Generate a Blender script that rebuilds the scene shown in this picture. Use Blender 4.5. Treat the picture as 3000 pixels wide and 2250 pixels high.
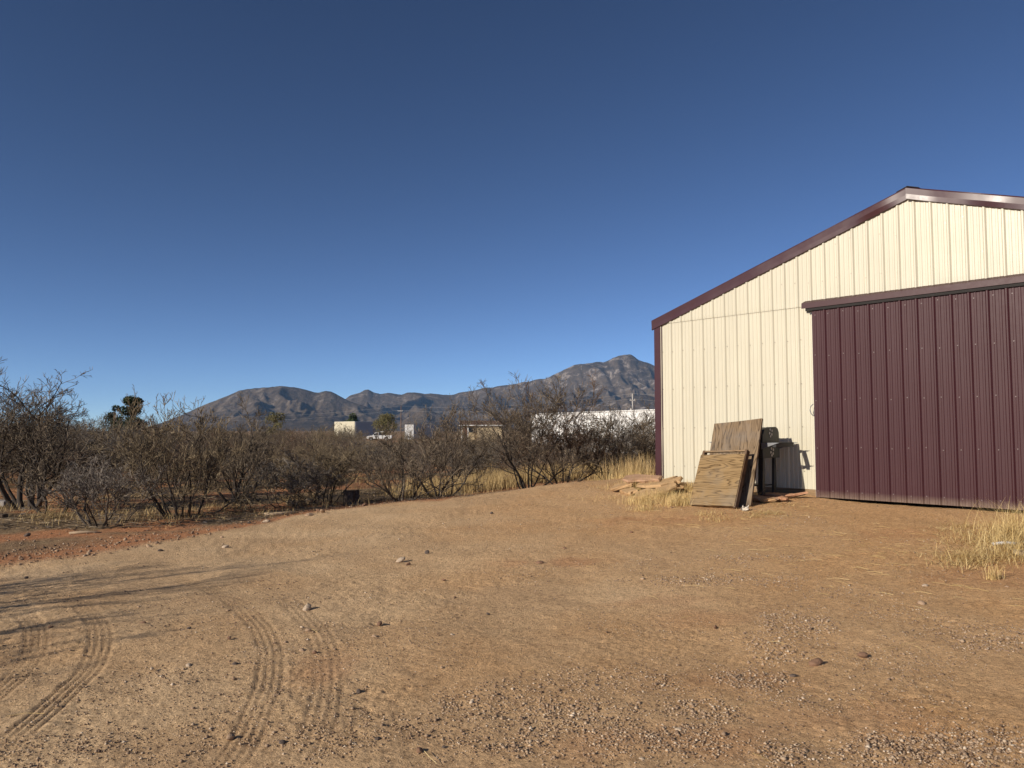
import bpy, math
import numpy as np
from mathutils import Vector, Matrix

for o in list(bpy.data.objects):
    bpy.data.objects.remove(o)
scene = bpy.context.scene
COL = scene.collection
R = math.radians

# ------------------------------------------------------------------ camera, sky, sun
EYE = 1.06
PITCH = math.atan((1262 - 1125) / 2250)
cam_d = bpy.data.cameras.new('camera')
cam = bpy.data.objects.new('camera', cam_d); COL.objects.link(cam)
cam_d.sensor_width = 36; cam_d.lens = 27.0
cam_d.clip_start = 0.05; cam_d.clip_end = 60000
cam.location = (0, 0, EYE); cam.rotation_euler = (math.pi / 2 + PITCH, 0, 0)
scene.camera = cam

SUN_H = Vector((-0.80, -0.60)).normalized()      # horizontal direction towards the sun
SUN_EL = R(22.5)
world = bpy.data.worlds.new('World'); scene.world = world; world.use_nodes = True
wn = world.node_tree.nodes; wl = world.node_tree.links
bg = wn['Background']
sky = wn.new('ShaderNodeTexSky'); sky.sky_type = 'NISHITA'; sky.sun_disc = False
sky.sun_elevation = SUN_EL; sky.sun_rotation = math.atan2(SUN_H.x, SUN_H.y)
sky.altitude = 4000; sky.air_density = 0.7; sky.dust_density = 0.3; sky.ozone_density = 1.8
gam = wn.new('ShaderNodeGamma'); gam.inputs[1].default_value = 1.27
wl.new(sky.outputs[0], gam.inputs[0]); wl.new(gam.outputs[0], bg.inputs[0]); bg.inputs[1].default_value = 0.050
sun_d = bpy.data.lights.new('sun', 'SUN'); sun_d.energy = 4.2; sun_d.angle = R(0.53)
sun_d.color = (1.0, 0.90, 0.77)
sun = bpy.data.objects.new('sun', sun_d); COL.objects.link(sun)
sdir = Vector((SUN_H.x * math.cos(SUN_EL), SUN_H.y * math.cos(SUN_EL), math.sin(SUN_EL)))
sun.rotation_euler = sdir.to_track_quat('Z', 'Y').to_euler()
scene.view_settings.view_transform = 'Standard'
scene.view_settings.look = 'None'
scene.view_settings.exposure = 0.5
scene.view_settings.gamma = 1.0
scene.cycles.volume_bounces = 1 if hasattr(scene.cycles, 'volume_bounces') else 0

# ------------------------------------------------------------------ helpers
def vnoise(x, y, seed=0):
    x = np.asarray(x, float); y = np.asarray(y, float)
    xi = np.floor(x).astype(np.int64); yi = np.floor(y).astype(np.int64)
    xf = x - xi; yf = y - yi
    u = xf * xf * (3 - 2 * xf); v = yf * yf * (3 - 2 * yf)
    def h(a, b):
        n = (a * 374761393 + b * 668265263 + seed * 1442695041) & 0xFFFFFFFF
        n = ((n ^ (n >> 13)) * 1274126177) & 0xFFFFFFFF
        n = (n ^ (n >> 16)) & 0xFFFF
        return n / 65535.0
    a = h(xi, yi); b = h(xi + 1, yi); c = h(xi, yi + 1); d = h(xi + 1, yi + 1)
    return (a * (1 - u) + b * u) * (1 - v) + (c * (1 - u) + d * u) * v
def fbm(x, y, oct=4, seed=0, gain=0.5):
    t = 0; a = 1; s = 0
    for i in range(oct):
        t = t + a * vnoise(x * 2 ** i + 17.3 * i, y * 2 ** i - 9.1 * i, seed + i); s += a; a *= gain
    return t / s
def sstep(a, b, x):
    t = np.clip((x - a) / (b - a), 0, 1); return t * t * (3 - 2 * t)

# the barn's wall line: s runs left along the wall, n is the distance out from it
WD = np.array([-0.6823, 0.7310]); WN = np.array([-0.7310, -0.6823]); W0 = np.array([16.78, 0.0])
S_CORNER = 20.455
def wall_coords(x, y):
    dx = x - W0[0]; dy = y - W0[1]
    return dx * WD[0] + dy * WD[1], dx * WN[0] + dy * WN[1]
def WP(t, o, z):
    s = S_CORNER - t
    return Vector((W0[0] + WD[0] * s + WN[0] * o, W0[1] + WD[1] * s + WN[1] * o, z))

def G(x, y):
    x = np.asarray(x, float); y = np.asarray(y, float)
    s, n = wall_coords(x, y)
    pad = np.interp(n, [-1, 0, 1.4, 4, 8, 12.5], [0.02, 0.01, -0.08, -0.25, -0.42, -0.5])
    pad = pad - 0.065 * sstep(17.6, 16.6, s) * 1.0 * (1 - sstep(0.8, 2.5, n))
    b = 1 - sstep(21.6, 26.5, s)
    z = -0.5 + (pad + 0.5) * b
    r = np.hypot(x, y)
    z = z - 0.7 * sstep(22, 75, r) * (1 - sstep(-3, 2, -n) * b)
    z = z + (fbm(x * 0.35, y * 0.35, 2, 5) - 0.5) * 0.07 * sstep(0.3, 2.0, np.abs(n)) 
    return z

CAM = np.array([0, 0, EYE])
def ray(px, py):
    u = (px - 1500) / 2250; v = (1125 - py) / 2250
    cp, sp = math.cos(PITCH), math.sin(PITCH)
    return np.array([u, cp - sp * v, sp + cp * v])
def on_ground(px, py):
    d = ray(px, py)
    t = np.geomspace(1.5, 600, 6000)
    P = CAM[:, None] + d[:, None] * t
    below = P[2] < G(P[0], P[1])
    i = int(np.argmax(below)) if below.any() else len(t) - 1
    return P[0, i], P[1, i]
def at_y(px, py, Y):
    d = ray(px, py); t = Y / d[1]
    return Vector((d[0] * t, Y, EYE + d[2] * t))

def np_mesh(name, verts, faces, smooth=False):
    verts = np.asarray(verts, np.float32); faces = np.asarray(faces, np.int32)
    k = faces.shape[1]
    me = bpy.data.meshes.new(name)
    me.vertices.add(len(verts)); me.vertices.foreach_set('co', verts.ravel())
    me.loops.add(faces.size); me.loops.foreach_set('vertex_index', faces.ravel())
    me.polygons.add(len(faces))
    me.polygons.foreach_set('loop_start', np.arange(0, faces.size, k, dtype=np.int32))
    if smooth:
        me.polygons.foreach_set('use_smooth', np.ones(len(faces), bool))
    me.update(calc_edges=True)
    return me
def fattr(me, name, vals, domain='POINT'):
    a = me.attributes.new(name, 'FLOAT', domain); a.data.foreach_set('value', np.asarray(vals, np.float32))
def link(name, me, mat=None, parent=None, loc=None, rot=None):
    o = bpy.data.objects.new(name, me); COL.objects.link(o)
    if mat is not None and me is not None and not me.materials:
        me.materials.append(mat)
    if parent: o.parent = parent
    if loc is not None: o.location = loc
    if rot is not None: o.rotation_euler = rot
    return o
def tag(o, label=None, cat=None, group=None, kind=None):
    if label: o['label'] = label
    if cat: o['category'] = cat
    if group: o['group'] = group
    if kind: o['kind'] = kind
    return o
def empty(name, loc=(0, 0, 0), rz=0, label=None, cat=None, group=None):
    o = bpy.data.objects.new(name, None); COL.objects.link(o)
    o.location = loc; o.rotation_euler = (0, 0, rz); o.empty_display_size = 0.1
    return tag(o, label, cat, group)

class MB:
    """collects polygons for one mesh"""
    def __init__(s): s.v = []; s.f = []
    def poly(s, pts):
        b = len(s.v); s.v += [tuple(p) for p in pts]; s.f.append(tuple(range(b, b + len(pts))))
    def hexa(s, c):
        b = len(s.v); s.v += [tuple(p) for p in c]
        for f in ((0, 3, 2, 1), (4, 5, 6, 7), (0, 1, 5, 4), (1, 2, 6, 5), (2, 3, 7, 6), (3, 0, 4, 7)):
            s.f.append(tuple(b + i for i in f))
    def box(s, x0, x1, y0, y1, z0, z1):
        s.hexa([(x0, y0, z0), (x1, y0, z0), (x1, y1, z0), (x0, y1, z0), (x0, y0, z1), (x1, y0, z1), (x1, y1, z1), (x0, y1, z1)])
    def prism(s, pts, off):
        """closed outline pts extruded by vector off"""
        b = len(s.v); n = len(pts); off = Vector(off)
        s.v += [tuple(p) for p in pts] + [tuple(Vector(p) + off) for p in pts]
        s.f.append(tuple(b + i for i in range(n))); s.f.append(tuple(b + n + i for i in reversed(range(n))))
        for i in range(n):
            j = (i + 1) % n; s.f.append((b + j, b + i, b + n + i, b + n + j))
    def tube(s, pts, rad, k=8, cap=True):
        pts = [Vector(p) for p in pts]; b = len(s.v); n = len(pts)
        rad = rad if hasattr(rad, '__len__') else [rad] * n
        for i, p in enumerate(pts):
            t = (pts[min(i + 1, n - 1)] - pts[max(i - 1, 0)]).normalized()
            a = t.cross(Vector((0, 0, 1)) if abs(t.z) < .9 else Vector((1, 0, 0))).normalized(); c = t.cross(a)
            for j in range(k):
                th = 2 * math.pi * j / k; s.v.append(tuple(p + (a * math.cos(th) + c * math.sin(th)) * rad[i]))
        for i in range(n - 1):
            for j in range(k):
                j2 = (j + 1) % k; s.f.append((b + i * k + j, b + i * k + j2, b + (i + 1) * k + j2, b + (i + 1) * k + j))
        if cap:
            s.f.append(tuple(b + j for j in reversed(range(k)))); s.f.append(tuple(b + (n - 1) * k + j for j in range(k)))
    def build(s, name, mat, parent=None, bevel=0, smooth=False, loc=None, rot=None):
        me = bpy.data.meshes.new(name); me.from_pydata(s.v, [], s.f)
        me.update()
        import bmesh
        bm = bmesh.new(); bm.from_mesh(me); 
        if smooth: bmesh.ops.remove_doubles(bm, verts=bm.verts[:], dist=1e-5)
        bmesh.ops.recalc_face_normals(bm, faces=bm.faces)
        if bevel:
            bmesh.ops.bevel(bm, geom=bm.edges[:], offset=bevel, segments=1, affect='EDGES', clamp_overlap=True)
        bm.to_mesh(me); bm.free()
        if smooth: me.polygons.foreach_set('use_smooth', [True] * len(me.polygons))
        return link(name, me, mat, parent, loc, rot)

# ------------------------------------------------------------------ materials
def mat_new(name):
    m = bpy.data.materials.new(name); m.use_nodes = True
    return m, m.node_tree.nodes, m.node_tree.links, m.node_tree.nodes['Principled BSDF']
def ramp(nodes, stops):
    r = nodes.new('ShaderNodeValToRGB'); e = r.color_ramp.elements
    while len(e) > 1: e.remove(e[-1])
    e[0].position = stops[0][0]; e[0].color = (*stops[0][1], 1)
    for p, c in stops[1:]:
        k = e.new(p); k.color = (*c, 1)
    return r
def noise(nodes, links, scale, detail=4, vec=None, rough=0.55, dist=0.0):
    n = nodes.new('ShaderNodeTexNoise'); n.inputs['Scale'].default_value = scale
    n.inputs['Detail'].default_value = detail; n.inputs['Roughness'].default_value = rough
    n.inputs['Distortion'].default_value = dist
    if vec is not None: links.new(vec, n.inputs['Vector'])
    return n
def mixc(nodes, links, fac, a, b, mode='MIX'):
    m = nodes.new('ShaderNodeMix'); m.data_type = 'RGBA'; m.blend_type = mode
    for sock, val in ((m.inputs[0], fac), (m.inputs[6], a), (m.inputs[7], b)):
        if hasattr(val, 'is_output') or isinstance(val, bpy.types.NodeSocket): links.new(val, sock)
        elif isinstance(val, tuple): sock.default_value = (*val, 1)
        else: sock.default_value = val
    return m.outputs[2]
def bump(nodes, links, height, bsdf, strength=0.3, dist=0.01):
    b = nodes.new('ShaderNodeBump'); b.inputs['Strength'].default_value = strength; b.inputs['Distance'].default_value = dist
    links.new(height, b.inputs['Height']); links.new(b.outputs[0], bsdf.inputs['Normal'])
    return b
def simple(name, col, rough=0.6, var=0.12, scale=6.0, spec=0.3, metal=0.0, bmp=0.0, bscale=40.0):
    m, n, l, b = mat_new(name)
    tc = n.new('ShaderNodeTexCoord')
    ns = noise(n, l, scale, 5, tc.outputs['Object'])
    dark = tuple(c * (1 - var) for c in col); light = tuple(min(1, c * (1 + var)) for c in col)
    rp = ramp(n, [(0.3, dark), (0.7, light)]); l.new(ns.outputs['Fac'], rp.inputs[0])
    l.new(rp.outputs[0], b.inputs['Base Color'])
    b.inputs['Roughness'].default_value = rough; b.inputs['Metallic'].default_value = metal
    b.inputs['Specular IOR Level'].default_value = spec
    if bmp:
        n2 = noise(n, l, bscale, 4, tc.outputs['Object']); bump(n, l, n2.outputs['Fac'], b, bmp, 0.01)
    return m

# ground: sand, red soil, gravel-grey and litter mixed by where each lies
def ground_material():
    m, n, l, b = mat_new('dirt')
    geo = n.new('ShaderNodeNewGeometry'); P = geo.outputs['Position']
    def at(nm):
        a = n.new('ShaderNodeAttribute'); a.attribute_name = nm; return a.outputs['Fac']
    n1 = noise(n, l, 0.8, 5, P, 0.5, 0.2); n2 = noise(n, l, 9.0, 5, P, 0.65); n3 = noise(n, l, 70.0, 3, P, 0.7)
    n4 = noise(n, l, 0.35, 4, P)
    sand = ramp(n, [(0.30, (0.475, 0.318, 0.178)), (0.5, (0.545, 0.376, 0.214)), (0.72, (0.595, 0.424, 0.250))]); l.new(n1.outputs['Fac'], sand.inputs[0])
    warm = ramp(n, [(0.3, (0.465, 0.270, 0.124)), (0.7, (0.560, 0.350, 0.178))]); l.new(n2.outputs['Fac'], warm.inputs[0])
    red = ramp(n, [(0.3, (0.345, 0.148, 0.066)), (0.7, (0.455, 0.222, 0.110))]); l.new(n2.outputs['Fac'], red.inputs[0])
    lit = ramp(n, [(0.3, (0.135, 0.088, 0.050)), (0.55, (0.25, 0.175, 0.10)), (0.75, (0.34, 0.26, 0.15))]); l.new(n2.outputs['Fac'], lit.inputs[0])
    c = mixc(n, l, at('warm'), sand.outputs[0], warm.outputs[0])
    c = mixc(n, l, at('red'), c, red.outputs[0])
    c = mixc(n, l, at('litter'), c, lit.outputs[0])
    sp = ramp(n, [(0.30, (0.38, 0.34, 0.32)), (0.46, (1.12, 1.12, 1.12)), (0.62, (1.12, 1.12, 1.12)), (0.74, (1.4, 1.38, 1.35))]); l.new(n3.outputs['Fac'], sp.inputs[0])
    c = mixc(n, l, 0.9, c, sp.outputs[0], 'MULTIPLY')
    n6 = noise(n, l, 24.0, 4, P, 0.7); sp2 = ramp(n, [(0.33, (0.62, 0.58, 0.55)), (0.5, (1.06, 1.06, 1.06)), (0.7, (1.2, 1.19, 1.17))]); l.new(n6.outputs['Fac'], sp2.inputs[0])
    c = mixc(n, l, 0.8, c, sp2.outputs[0], 'MULTIPLY')
    gm = n.new('ShaderNodeMath'); gm.operation = 'MULTIPLY'; l.new(at('groove'), gm.inputs[0]); gm.inputs[1].default_value = 0.40
    c = mixc(n, l, gm.outputs[0], c, (0.235, 0.150, 0.088))
    l.new(c, b.inputs['Base Color'])
    b.inputs['Roughness'].default_value = 0.95; b.inputs['Specular IOR Level'].default_value = 0.15
    n5 = noise(n, l, 45.0, 6, P, 0.75)
    bump(n, l, n5.outputs['Fac'], b, 0.8, 0.03)
    return m

def attr_mix(name, attr, stops, rough=0.9, spec=0.15, nscale=0, trans=0.0):
    m, n, l, b = mat_new(name)
    a = n.new('ShaderNodeAttribute'); a.attribute_name = attr
    rp = ramp(n, stops); l.new(a.outputs['Fac'], rp.inputs[0]); c = rp.outputs[0]
    if nscale:
        tc = n.new('ShaderNodeTexCoord'); ns = noise(n, l, nscale, 4, tc.outputs['Object'])
        r2 = ramp(n, [(0.3, (0.7, 0.7, 0.7)), (0.7, (1.2, 1.2, 1.2))]); l.new(ns.outputs['Fac'], r2.inputs[0])
        c = mixc(n, l, 1.0, c, r2.outputs[0], 'MULTIPLY')
    l.new(c, b.inputs['Base Color']); b.inputs['Roughness'].default_value = rough; b.inputs['Specular IOR Level'].default_value = spec
    return m

def painted(name, col, rough, spec=0.5, dust=0.0, dustcol=(0.42, 0.30, 0.2)):
    m, n, l, b = mat_new(name)
    tc = n.new('ShaderNodeTexCoord'); mp = n.new('ShaderNodeMapping'); l.new(tc.outputs['Object'], mp.inputs[0])
    mp.inputs['Scale'].default_value = (1, 1, 0.25)
    n1 = noise(n, l, 2.5, 5, mp.outputs[0], 0.65)
    rp = ramp(n, [(0.3, tuple(c * 0.94 for c in col)), (0.7, tuple(min(1, c * 1.04) for c in col))]); l.new(n1.outputs['Fac'], rp.inputs[0])
    c = rp.outputs[0]
    if dust:
        sx = n.new('ShaderNodeSeparateXYZ'); geo = n.new('ShaderNodeNewGeometry'); l.new(geo.outputs['Position'], sx.inputs[0])
        mr = n.new('ShaderNodeMapRange'); l.new(sx.outputs[2], mr.inputs[0])
        mr.inputs[1].default_value = 0.11; mr.inputs[2].default_value = 0.0; mr.inputs[3].default_value = 0; mr.inputs[4].default_value = 1
        n2 = noise(n, l, 9.0, 5, tc.outputs['Object'], 0.7); mu = n.new('ShaderNodeMath'); mu.operation = 'MULTIPLY'
        l.new(mr.outputs[0], mu.inputs[0]); l.new(n2.outputs['Fac'], mu.inputs[1])
        m2 = n.new('ShaderNodeMath'); m2.operation = 'MULTIPLY'; l.new(mu.outputs[0], m2.inputs[0]); m2.inputs[1].default_value = dust
        c = mixc(n, l, m2.outputs[0], c, dustcol)
    l.new(c, b.inputs['Base Color'])
    n3 = noise(n, l, 14.0, 3, tc.outputs['Object']); r3 = n.new('ShaderNodeMapRange'); l.new(n3.outputs['Fac'], r3.inputs[0])
    r3.inputs[3].default_value = rough - 0.06; r3.inputs[4].default_value = rough + 0.08; l.new(r3.outputs[0], b.inputs['Roughness'])
    b.inputs['Specular IOR Level'].default_value = spec
    return m

def plywood(name, axis, base, dark, grey, seed):
    """weathered sheet, grain running along local axis 0 (x) or 1 (z)"""
    m, n, l, b = mat_new(name)
    tc = n.new('ShaderNodeTexCoord'); mp = n.new('ShaderNodeMapping'); l.new(tc.outputs['Object'], mp.inputs[0])
    mp.inputs['Location'].default_value = (seed * 3.1, seed * 1.7, seed * 0.9)
    mp.inputs['Scale'].default_value = (0.9, 0.2, 5.5) if axis == 0 else (5.5, 0.2, 0.9)
    big = noise(n, l, 0.9, 2, mp.outputs[0], 0.45, 0.2)
    mu = n.new('ShaderNodeMath'); mu.operation = 'MULTIPLY'; l.new(big.outputs['Fac'], mu.inputs[0]); mu.inputs[1].default_value = 15.0
    sx = n.new('ShaderNodeSeparateXYZ'); l.new(mp.outputs[0], sx.inputs[0])
    ad = n.new('ShaderNodeMath'); ad.operation = 'MULTIPLY_ADD'; l.new(sx.outputs[2 if axis == 0 else 0], ad.inputs[0]); ad.inputs[1].default_value = 2.6; l.new(mu.outputs[0], ad.inputs[2])
    wob = noise(n, l, 6.0, 4, mp.outputs[0], 0.6)
    a2 = n.new('ShaderNodeMath'); a2.operation = 'MULTIPLY_ADD'; l.new(wob.outputs['Fac'], a2.inputs[0]); a2.inputs[1].default_value = 0.7; l.new(ad.outputs[0], a2.inputs[2])
    fr = n.new('ShaderNodeMath'); fr.operation = 'FRACT'; l.new(a2.outputs[0], fr.inputs[0])
    rp = ramp(n, [(0.0, dark), (0.22, base), (0.62, base), (0.93, tuple(0.55 * x + 0.45 * y for x, y in zip(dark, base))), (1.0, dark)]); l.new(fr.outputs[0], rp.inputs[0])
    mp2 = n.new('ShaderNodeMapping'); l.new(tc.outputs['Object'], mp2.inputs[0])
    mp2.inputs['Scale'].default_value = (3, 1, 90) if axis == 0 else (90, 1, 3)
    fine = noise(n, l, 1.5, 4, mp2.outputs[0], 0.7)
    rf = ramp(n, [(0.3, (0.62, 0.6, 0.58)), (0.6, (1.08, 1.08, 1.08))]); l.new(fine.outputs['Fac'], rf.inputs[0])
    c = mixc(n, l, 0.75, rp.outputs[0], rf.outputs[0], 'MULTIPLY')
    wear = noise(n, l, 2.2, 5, tc.outputs['Object'], 0.65)
    rw = ramp(n, [(0.47, (0, 0, 0)), (0.68, (1, 1, 1))]); l.new(wear.outputs['Fac'], rw.inputs[0])
    mw = n.new('ShaderNodeMath'); mw.operation = 'MULTIPLY'; l.new(rw.outputs[0], mw.inputs[0]); mw.inputs[1].default_value = 0.55
    c = mixc(n, l, mw.outputs[0], c, grey)
    l.new(c, b.inputs['Base Color']); b.inputs['Roughness'].default_value = 0.9; b.inputs['Specular IOR Level'].default_value = 0.15
    bump(n, l, fine.outputs['Fac'], b, 0.5, 0.004)
    return m

M = {}
M['dirt'] = ground_material()
M['cream'] = painted('cream_steel', (0.52, 0.487, 0.378), 0.40, 0.45, 0.7, (0.5, 0.36, 0.22))
M['maroon'] = painted('maroon_steel', (0.046, 0.0135, 0.0165), 0.46, 0.28, 0.9, (0.24, 0.18, 0.13))
M['maroon_trim'] = painted('maroon_trim_steel', (0.050, 0.0165, 0.0195), 0.33, 0.45)
M['door_screw'] = simple('maroon_screw', (0.13, 0.09, 0.085), 0.4, 0.1, 6, 0.5)
M['screw'] = simple('screw_steel', (0.36, 0.32, 0.25), 0.35, 0.1, 6, 0.5, 0.6)
M['dark_gap'] = simple('dark_rubber', (0.02, 0.018, 0.017), 0.8)
M['jamb'] = simple('white_jamb_paint', (0.60, 0.58, 0.52), 0.5, 0.06, 5)
M['ply_v'] = plywood('weathered_plywood_upright_grain', 1, (0.225, 0.160, 0.098), (0.058, 0.038, 0.023), (0.19, 0.165, 0.14), 1)
M['ply_h'] = plywood('weathered_plywood_cross_grain', 0, (0.275, 0.185, 0.090), (0.085, 0.051, 0.024), (0.22, 0.18, 0.13), 2)
M['lumber'] = plywood('weathered_lumber', 1, (0.15, 0.09, 0.05), (0.08, 0.045, 0.025), (0.22, 0.18, 0.145), 3)
M['lumber_h'] = plywood('weathered_lumber_cross', 0, (0.27, 0.185, 0.105), (0.11, 0.068, 0.038), (0.24, 0.21, 0.17), 4)
M['grill_black'] = simple('black_enamel', (0.022, 0.022, 0.022), 0.45, 0.25, 8, 0.4)
M['grill_grey'] = simple('grey_sheet_steel', (0.18, 0.185, 0.19), 0.5, 0.2, 5, 0.4, 0.2)
M['flag_pink'] = simple('pink_sandstone', (0.41, 0.255, 0.16), 0.92, 0.22, 5, 0.15, 0, 0.5, 30)
M['flag_tan'] = simple('tan_sandstone', (0.42, 0.275, 0.145), 0.92, 0.25, 5, 0.15, 0, 0.5, 30)
M['flag_red'] = simple('orange_sandstone', (0.44, 0.24, 0.14), 0.92, 0.22, 5, 0.15, 0, 0.5, 30)
M['stone_tan'] = simple('tan_stone', (0.36, 0.25, 0.165), 0.9, 0.25, 14, 0.15, 0, 0.4, 40)
M['stone_pale'] = simple('pale_stone', (0.44, 0.345, 0.25), 0.9, 0.2, 14, 0.15, 0, 0.4, 40)
M['stone_dark'] = simple('dark_stone', (0.12, 0.092, 0.075), 0.9, 0.3, 14, 0.2, 0, 0.4, 40)
M['stone_brown'] = simple('brown_stone', (0.21, 0.125, 0.08), 0.9, 0.25, 14, 0.15, 0, 0.4, 40)
M['gravel'] = attr_mix('gravel_mix', 'tone', [(0.0, (0.07, 0.05, 0.04)), (0.25, (0.17, 0.11, 0.072)), (0.55, (0.30, 0.21, 0.14)), (0.85, (0.43, 0.32, 0.215)), (1.0, (0.55, 0.45, 0.34))])
M['bark'] = attr_mix('mesquite_bark', 'tone', [(0.0, (0.035, 0.028, 0.024)), (0.5, (0.07, 0.057, 0.047)), (1.0, (0.15, 0.125, 0.10))], 0.9, 0.15)
M['twig'] = attr_mix('mesquite_twig', 'tone', [(0.0, (0.04, 0.031, 0.024)), (0.6, (0.11, 0.085, 0.062)), (1.0, (0.34, 0.275, 0.195))], 0.85, 0.2)
M['twig_olive'] = attr_mix('scrub_twig', 'tone', [(0.0, (0.06, 0.046, 0.031)), (0.6, (0.15, 0.115, 0.074)), (1.0, (0.34, 0.27, 0.17))], 0.85, 0.2)
M['twig_grey'] = attr_mix('grey_twig', 'tone', [(0.0, (0.045, 0.038, 0.034)), (0.6, (0.12, 0.102, 0.088)), (1.0, (0.34, 0.30, 0.25))], 0.85, 0.2)
M['twig_red'] = attr_mix('reddish_twig', 'tone', [(0.0, (0.048, 0.030, 0.023)), (0.6, (0.125, 0.080, 0.055)), (1.0, (0.30, 0.215, 0.14))], 0.85, 0.2)
M['grass_gold'] = attr_mix('dry_gold_grass', 'tone', [(0.0, (0.34, 0.225, 0.09)), (0.5, (0.60, 0.44, 0.19)), (1.0, (0.78, 0.62, 0.32))], 0.8, 0.2)
M['grass_tan'] = attr_mix('dry_tan_grass', 'tone', [(0.0, (0.20, 0.132, 0.058)), (0.5, (0.41, 0.29, 0.135)), (1.0, (0.60, 0.46, 0.235))], 0.8, 0.2)
M['evergreen'] = attr_mix('dark_evergreen_leaf', 'tone', [(0.0, (0.018, 0.028, 0.013)), (1.0, (0.065, 0.085, 0.035))], 0.7, 0.2)
M['paloverde'] = attr_mix('yellow_green_leaf', 'tone', [(0.0, (0.09, 0.082, 0.034)), (1.0, (0.22, 0.19, 0.085))], 0.7, 0.2)
M['char'] = simple('charred_wood', (0.085, 0.066, 0.055), 0.95, 0.5, 18, 0.1, 0, 0.8, 30)
M['log'] = simple('log_bark', (0.105, 0.078, 0.056), 0.95, 0.4, 14, 0.1, 0, 0.8, 30)
M['cutwood'] = simple('cut_wood', (0.42, 0.33, 0.20), 0.85, 0.2, 20)
M['branch_pale'] = simple('bleached_wood', (0.30, 0.225, 0.15), 0.9, 0.25, 15)
M['concrete'] = simple('grey_concrete', (0.27, 0.245, 0.23), 0.9, 0.15, 8, 0.15, 0, 0.3, 60)
M['white_paint'] = simple('white_paint', (0.66, 0.655, 0.63), 0.4, 0.04, 2)
M['cream_wall'] = simple('cream_stucco', (0.50, 0.40, 0.25), 0.85, 0.08, 3)
M['sunlit_steel'] = simple('sunlit_yellow_steel', (0.50, 0.46, 0.34), 0.6, 0.06, 2)  # sunlit side of the far metal building, put into the colour
M['shade_blue_grey'] = simple('shade_blue_grey_steel', (0.30, 0.32, 0.35), 0.6, 0.06, 2)  # colour carries the shade of the metal building and trailer side
M['roof_brown'] = simple('brown_shingle', (0.115, 0.066, 0.045), 0.9, 0.2, 6)
M['dark_glass'] = simple('dark_glass', (0.03, 0.035, 0.04), 0.12, 0.1, 3, 0.5)
M['tyre'] = simple('tyre_rubber', (0.02, 0.02, 0.02), 0.85)
M['rim'] = simple('steel_rim', (0.4, 0.4, 0.4), 0.4, 0.1, 5, 0.5, 0.7)
M['pole_wood'] = simple('pole_wood', (0.17, 0.115, 0.085), 0.9, 0.2, 3)
M['pole_grey'] = simple('grey_crossarm', (0.45, 0.43, 0.40), 0.7, 0.1, 3)
M['wire'] = simple('aluminium_wire', (0.38, 0.38, 0.38), 0.5, 0.05, 3, 0.4, 0.3)
M['red_plastic'] = simple('red_plastic', (0.42, 0.015, 0.015), 0.35, 0.1, 5, 0.5)
M['white_plastic'] = simple('white_plastic', (0.66, 0.66, 0.64), 0.35, 0.05, 8, 0.5)
M['bone'] = simple('bone_white', (0.58, 0.53, 0.45), 0.7, 0.15, 30)

def mountain_material():
    m, n, l, b = mat_new('mountain_scrub')
    geo = n.new('ShaderNodeNewGeometry'); P = geo.outputs['Position']
    n1 = noise(n, l, 0.0035, 6, P, 0.6); n2 = noise(n, l, 0.02, 5, P, 0.7); n3 = noise(n, l, 0.009, 6, P, 0.75, 0.8)
    a = ramp(n, [(0.3, (0.062, 0.050, 0.041)), (0.55, (0.100, 0.078, 0.058)), (0.75, (0.155, 0.116, 0.078))]); l.new(n1.outputs['Fac'], a.inputs[0])
    bb = ramp(n, [(0.35, (0.55, 0.56, 0.52)), (0.65, (1.2, 1.17, 1.12))]); l.new(n2.outputs['Fac'], bb.inputs[0])
    c = mixc(n, l, 0.85, a.outputs[0], bb.outputs[0], 'MULTIPLY')
    at = n.new('ShaderNodeAttribute'); at.attribute_name = 'rock'
    rr = ramp(n, [(0.53, (0, 0, 0)), (0.63, (1, 1, 1))]); l.new(n3.outputs['Fac'], rr.inputs[0])
    mu = n.new('ShaderNodeMath'); mu.operation = 'MULTIPLY'; l.new(rr.outputs[0], mu.inputs[0]); l.new(at.outputs['Fac'], mu.inputs[1])
    c = mixc(n, l, mu.outputs[0], c, (0.34, 0.29, 0.25))
    l.new(c, b.inputs['Base Color']); b.inputs['Roughness'].default_value = 1.0; b.inputs['Specular IOR Level'].default_value = 0.0
    bump(n, l, n2.outputs['Fac'], b, 0.8, 25.0)
    return m
M['mountain'] = mountain_material()

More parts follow.
